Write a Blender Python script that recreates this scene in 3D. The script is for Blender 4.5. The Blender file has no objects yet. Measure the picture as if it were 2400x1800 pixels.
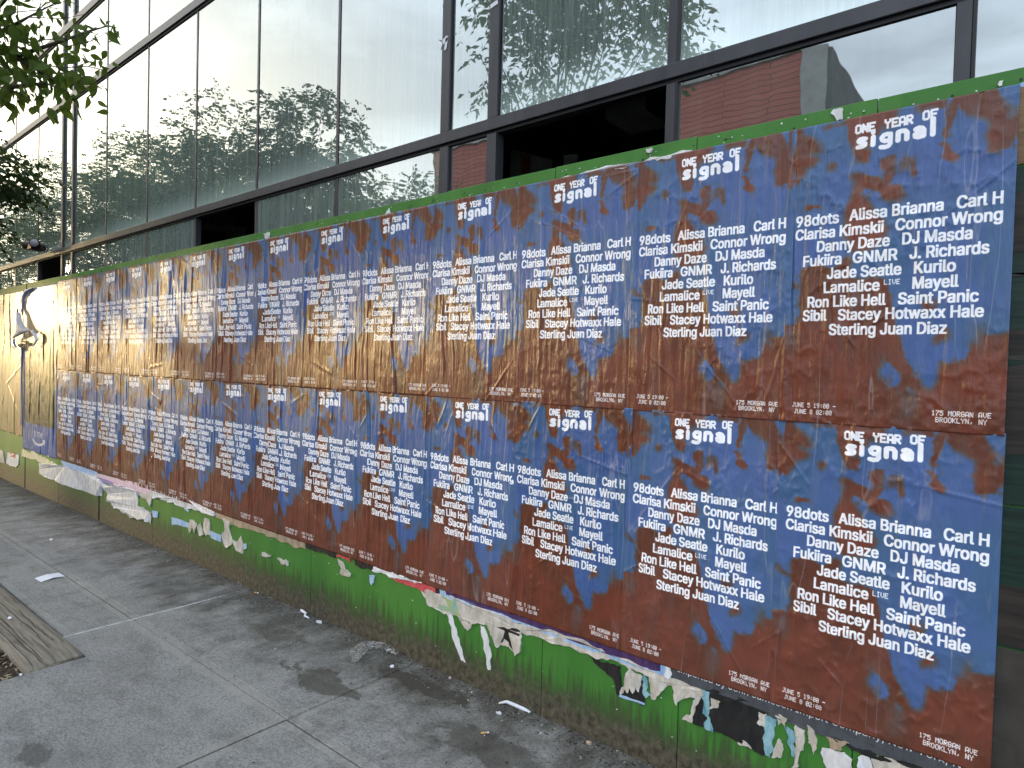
import bpy, math, random, json
import numpy as np
from mathutils import Vector, Matrix
R = math.radians
sc = bpy.context.scene
C = sc.collection

# ---------------------------------------------------------------- camera
CAM_R = Vector((0.7686709, 0.6390987, 0.0264171))
CAM_U = Vector((-0.0357808, 0.0017267, 0.9993582))
CAM_F = Vector((-0.6386429, 0.7691228, -0.0241947))
cam_d = bpy.data.cameras.new('camera')
cam_d.sensor_width = 36.0
cam_d.lens = 36.0 * 1516.62 / 2400.0
cam_d.clip_start = 0.05
cam_d.clip_end = 2000
cam = bpy.data.objects.new('camera', cam_d)
C.objects.link(cam)
m = Matrix((CAM_R, CAM_U, -CAM_F)).transposed().to_4x4()
m.translation = Vector((0.0, -2.3856, 1.62))
cam.matrix_world = m
sc.camera = cam

# ---------------------------------------------------------------- light
SUN_DIR = Vector((-0.957, -0.262, 0.088)).normalized()      # towards the sun, low at the far end of the street
sun_el = math.asin(SUN_DIR.z)
sun_az = math.atan2(SUN_DIR.x, SUN_DIR.y)                   # clockwise from +Y
world = bpy.data.worlds.new('World')
sc.world = world
world.use_nodes = True
wn = world.node_tree.nodes; wl = world.node_tree.links
wn.clear()
wo = wn.new('ShaderNodeOutputWorld'); bg = wn.new('ShaderNodeBackground')
sky = wn.new('ShaderNodeTexSky'); sky.sky_type = 'NISHITA'; sky.sun_disc = False
sky.sun_elevation = sun_el; sky.sun_rotation = sun_az
sky.air_density = 1.0; sky.dust_density = 1.5; sky.ozone_density = 1.0
tc = wn.new('ShaderNodeTexCoord')
mp = wn.new('ShaderNodeMapping'); mp.inputs['Scale'].default_value = (1.0, 1.0, 2.6)
mp.inputs['Rotation'].default_value = (0.25, 0.1, 0.5)
cn = wn.new('ShaderNodeTexNoise'); cn.inputs['Scale'].default_value = 2.6; cn.inputs['Detail'].default_value = 7; cn.inputs['Roughness'].default_value = 0.55; cn.inputs['Distortion'].default_value = 0.5
cr = wn.new('ShaderNodeValToRGB'); cr.color_ramp.elements[0].position = 0.36; cr.color_ramp.elements[0].color = (.55, .55, .55, 1); cr.color_ramp.elements[1].position = 0.62; cr.color_ramp.elements[1].color = (.95, .95, .95, 1)
# cloud colour: pale grey white, warmer and brighter towards the low sun
dotn = wn.new('ShaderNodeVectorMath'); dotn.operation = 'DOT_PRODUCT'; dotn.inputs[1].default_value = SUN_DIR
pw = wn.new('ShaderNodeMath'); pw.operation = 'POWER'; pw.inputs[1].default_value = 14.0; pw.use_clamp = True
mx0 = wn.new('ShaderNodeMath'); mx0.operation = 'MAXIMUM'; mx0.inputs[1].default_value = 0.0
cc = wn.new('ShaderNodeMixRGB'); cc.inputs[1].default_value = (9.7, 11.0, 12.9, 1); cc.inputs[2].default_value = (27.0, 24.5, 18.5, 1)
mxs = wn.new('ShaderNodeMixRGB')
wl.new(tc.outputs['Generated'], mp.inputs['Vector']); wl.new(mp.outputs['Vector'], cn.inputs['Vector']); wl.new(cn.outputs['Fac'], cr.inputs['Fac'])
wl.new(tc.outputs['Generated'], dotn.inputs[0]); wl.new(dotn.outputs['Value'], mx0.inputs[0]); wl.new(mx0.outputs[0], pw.inputs[0]); wl.new(pw.outputs[0], cc.inputs[0])
wl.new(cr.outputs['Color'], mxs.inputs[0]); wl.new(sky.outputs['Color'], mxs.inputs[1]); wl.new(cc.outputs['Color'], mxs.inputs[2])
wl.new(mxs.outputs['Color'], bg.inputs['Color']); bg.inputs['Strength'].default_value = 0.13
wl.new(bg.outputs['Background'], wo.inputs['Surface'])
sun_d = bpy.data.lights.new('sun', 'SUN'); sun_d.energy = 1.2; sun_d.angle = R(3.0); sun_d.color = (1.0, 0.74, 0.34)
sun = bpy.data.objects.new('sun', sun_d); C.objects.link(sun)
sun.rotation_euler = SUN_DIR.to_track_quat('Z', 'Y').to_euler()
sun.location = (-30, -8, 12)
sc.view_settings.view_transform = 'Standard'
sc.view_settings.look = 'None'
sc.view_settings.exposure = 0.72
sc.view_settings.gamma = 1.0
sc.view_settings.use_curve_mapping = False
sc.cycles.max_bounces = 8
sc.cycles.transparent_max_bounces = 12
sc.cycles.use_denoising = True
sc.cycles.caustics_reflective = False
sc.cycles.sample_clamp_indirect = 6.0

# ---------------------------------------------------------------- helpers
def link(o, parent=None):
    C.objects.link(o)
    if parent is not None: o.parent = parent
    return o
def tag(o, label=None, cat=None, group=None, kind=None):
    if label: o['label'] = label
    if cat: o['category'] = cat
    if group: o['group'] = group
    if kind: o['kind'] = kind
    return o
def empty(name, loc=(0, 0, 0)):
    o = bpy.data.objects.new(name, None); o.location = loc; o.empty_display_size = .1
    C.objects.link(o); return o
def at(parent, o):
    """parent o to an Empty while keeping o's world-space mesh coordinates"""
    C.objects.link(o); o.parent = parent; o.location = -Vector(parent.location)
    return o
class MB:
    def __init__(s): s.v = []; s.f = []; s.mi = []
    def add(s, vs, fs, mi=0):
        n = len(s.v); s.v += [tuple(v) for v in vs]; s.f += [tuple(i + n for i in f) for f in fs]; s.mi += [mi] * len(fs); return s
    def box(s, x0, x1, y0, y1, z0, z1, mi=0, b=0.0):
        if b <= 0:
            vs = [(x, y, z) for x in (x0, x1) for y in (y0, y1) for z in (z0, z1)]
            return s.add(vs, [(0, 1, 3, 2), (4, 6, 7, 5), (0, 4, 5, 1), (2, 3, 7, 6), (0, 2, 6, 4), (1, 5, 7, 3)], mi)
        # chamfered box: every face inset, edges and corners bridged
        lo = (x0, y0, z0); hi = (x1, y1, z1); vs = []; idx = {}
        for ax in range(3):
            for sd in (0, 1):
                for a in (0, 1):
                    for c in (0, 1):
                        p = [0, 0, 0]; o1, o2 = (ax + 1) % 3, (ax + 2) % 3
                        p[ax] = hi[ax] if sd else lo[ax]
                        p[o1] = hi[o1] - b if a else lo[o1] + b
                        p[o2] = hi[o2] - b if c else lo[o2] + b
                        k = [0, 0, 0]; k[ax] = sd; k[o1] = a; k[o2] = c
                        idx[(ax, tuple(k))] = len(vs); vs.append(tuple(p))
        fs = []
        for ax in range(3):
            o1, o2 = (ax + 1) % 3, (ax + 2) % 3
            for sd in (0, 1):
                q = []
                for a, c in ((0, 0), (1, 0), (1, 1), (0, 1)):
                    k = [0, 0, 0]; k[ax] = sd; k[o1] = a; k[o2] = c; q.append(idx[(ax, tuple(k))])
                fs.append(tuple(q if sd else q[::-1]))
            # edges along ax
            for a in (0, 1):
                for c in (0, 1):
                    k0 = [0, 0, 0]; k0[ax] = 0; k0[o1] = a; k0[o2] = c; k1 = list(k0); k1[ax] = 1
                    q = [idx[(o1, tuple(k0))], idx[(o1, tuple(k1))], idx[(o2, tuple(k1))], idx[(o2, tuple(k0))]]
                    fs.append(tuple(q[::-1] if (a ^ c) else q))
        for k in [(a, b2, c) for a in (0, 1) for b2 in (0, 1) for c in (0, 1)]:
            q = [idx[(0, k)], idx[(1, k)], idx[(2, k)]]
            fs.append(tuple(q if (sum(k) % 2) else q[::-1]))
        return s.add(vs, fs, mi)
    def tube(s, pts, rad, n=6, mi=0):
        pts = [Vector(p) for p in pts]
        if not hasattr(rad, '__len__'): rad = [rad] * len(pts)
        rings = []; up = Vector((0.12, 0.3, 0.95))
        for i, p in enumerate(pts):
            t = (pts[min(i + 1, len(pts) - 1)] - pts[max(i - 1, 0)]).normalized()
            u = t.cross(up)
            if u.length < 1e-3: u = t.cross(Vector((1, 0, 0)))
            u.normalize(); w = t.cross(u)
            rings.append([p + (u * math.cos(2 * math.pi * k / n) + w * math.sin(2 * math.pi * k / n)) * rad[i] for k in range(n)])
        vs = [v for r in rings for v in r]; fs = []
        for i in range(len(rings) - 1):
            for k in range(n):
                fs.append((i * n + k, i * n + (k + 1) % n, (i + 1) * n + (k + 1) % n, (i + 1) * n + k))
        fs.append(tuple(range(n))[::-1]); fs.append(tuple((len(rings) - 1) * n + k for k in range(n)))
        return s.add(vs, fs, mi)
    def build(s, name, mats, parent=None, smooth=False, keep=True):
        me = bpy.data.meshes.new(name); me.from_pydata(s.v, [], s.f)
        for mt in (mats if isinstance(mats, (list, tuple)) else [mats]): me.materials.append(mt)
        if len(set(s.mi)) > 1: me.polygons.foreach_set('material_index', s.mi)
        if smooth: me.polygons.foreach_set('use_smooth', [True] * len(me.polygons))
        me.validate(); me.update()
        o = bpy.data.objects.new(name, me)
        if parent is None: C.objects.link(o)
        elif keep: at(parent, o)
        else: link(o, parent)
        return o
def jag(poly, amp, rnd, it=2):
    """fractal-jitter a polygon's outline so that it looks torn"""
    for k in range(it):
        out = []
        for i, p in enumerate(poly):
            q = poly[(i + 1) % len(poly)]; d = math.hypot(q[0] - p[0], q[1] - p[1])
            out.append(p)
            if d > 0.012:
                a = min(amp, d * .16); out.append(((p[0] + q[0]) / 2 + rnd.uniform(-a, a), (p[1] + q[1]) / 2 + rnd.uniform(-a, a)))
        poly = out
    return poly

# ---------------------------------------------------------------- materials
def mat(name):
    mt = bpy.data.materials.new(name); mt.use_nodes = True
    nt = mt.node_tree; return mt, nt.nodes, nt.links, nt.nodes['Principled BSDF']
def setc(b, col=None, rough=None, spec=None, metal=None):
    if col is not None: b.inputs['Base Color'].default_value = (*col, 1)
    if rough is not None: b.inputs['Roughness'].default_value = rough
    if spec is not None: b.inputs['Specular IOR Level'].default_value = spec
    if metal is not None: b.inputs['Metallic'].default_value = metal
def noise(n, l, scale, detail=5, rough=.6, vec=None, sc3=None, coord='Object', dist=0):
    t = n.new('ShaderNodeTexNoise'); t.inputs['Scale'].default_value = scale; t.inputs['Detail'].default_value = detail; t.inputs['Roughness'].default_value = rough; t.inputs['Distortion'].default_value = dist
    if vec is None:
        g = n.new('ShaderNodeNewGeometry'); src = g.outputs['Position']
        if sc3:
            mpp = n.new('ShaderNodeMapping'); mpp.inputs['Scale'].default_value = sc3; l.new(src, mpp.inputs['Vector']); src = mpp.outputs['Vector']
        l.new(src, t.inputs['Vector'])
    else: l.new(vec, t.inputs['Vector'])
    return t
def ramp(n, l, src, stops):
    r = n.new('ShaderNodeValToRGB'); e = r.color_ramp.elements
    while len(e) < len(stops): e.new(.5)
    for i, (p, c) in enumerate(stops):
        e[i].position = p; e[i].color = (*c, 1) if hasattr(c, '__len__') else (c, c, c, 1)
    l.new(src, r.inputs['Fac']); return r
def mixc(n, l, fac, a, b, mode='MIX'):
    x = n.new('ShaderNodeMixRGB'); x.blend_type = mode
    for i, s in ((0, fac), (1, a), (2, b)):
        if hasattr(s, 'is_linked') or hasattr(s, 'links'): l.new(s, x.inputs[i])
        elif hasattr(s, '__len__'): x.inputs[i].default_value = (*s, 1)
        else: x.inputs[i].default_value = s
    return x.outputs['Color']
def math_(n, l, op, a, b=0.0, clamp=False):
    x = n.new('ShaderNodeMath'); x.operation = op; x.use_clamp = clamp
    for i, s in ((0, a), (1, b)):
        if hasattr(s, 'links'): l.new(s, x.inputs[i])
        else: x.inputs[i].default_value = s
    return x.outputs[0]
def bump(n, l, b, h, strength=.3, dist=.01, normal=None):
    x = n.new('ShaderNodeBump'); x.inputs['Strength'].default_value = strength; x.inputs['Distance'].default_value = dist
    l.new(h, x.inputs['Height'])
    if normal is not None: l.new(normal, x.inputs['Normal'])
    if b is not None: l.new(x.outputs['Normal'], b.inputs['Normal'])
    return x.outputs['Normal']
def posxyz(n, l):
    g = n.new('ShaderNodeNewGeometry'); s = n.new('ShaderNodeSeparateXYZ'); l.new(g.outputs['Position'], s.inputs[0]); return s.outputs

def speckled(name, c1, c2, scale, rough=.8, spec=.3, bs=.2, sc3=None, p=(.35, .65)):
    mt, n, l, b = mat(name)
    t = noise(n, l, scale, 6, .65, sc3=sc3); r = ramp(n, l, t.outputs['Fac'], [(p[0], c1), (p[1], c2)])
    l.new(r.outputs['Color'], b.inputs['Base Color']); setc(b, rough=rough, spec=spec)
    bump(n, l, b, t.outputs['Fac'], bs, .004); return mt

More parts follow.
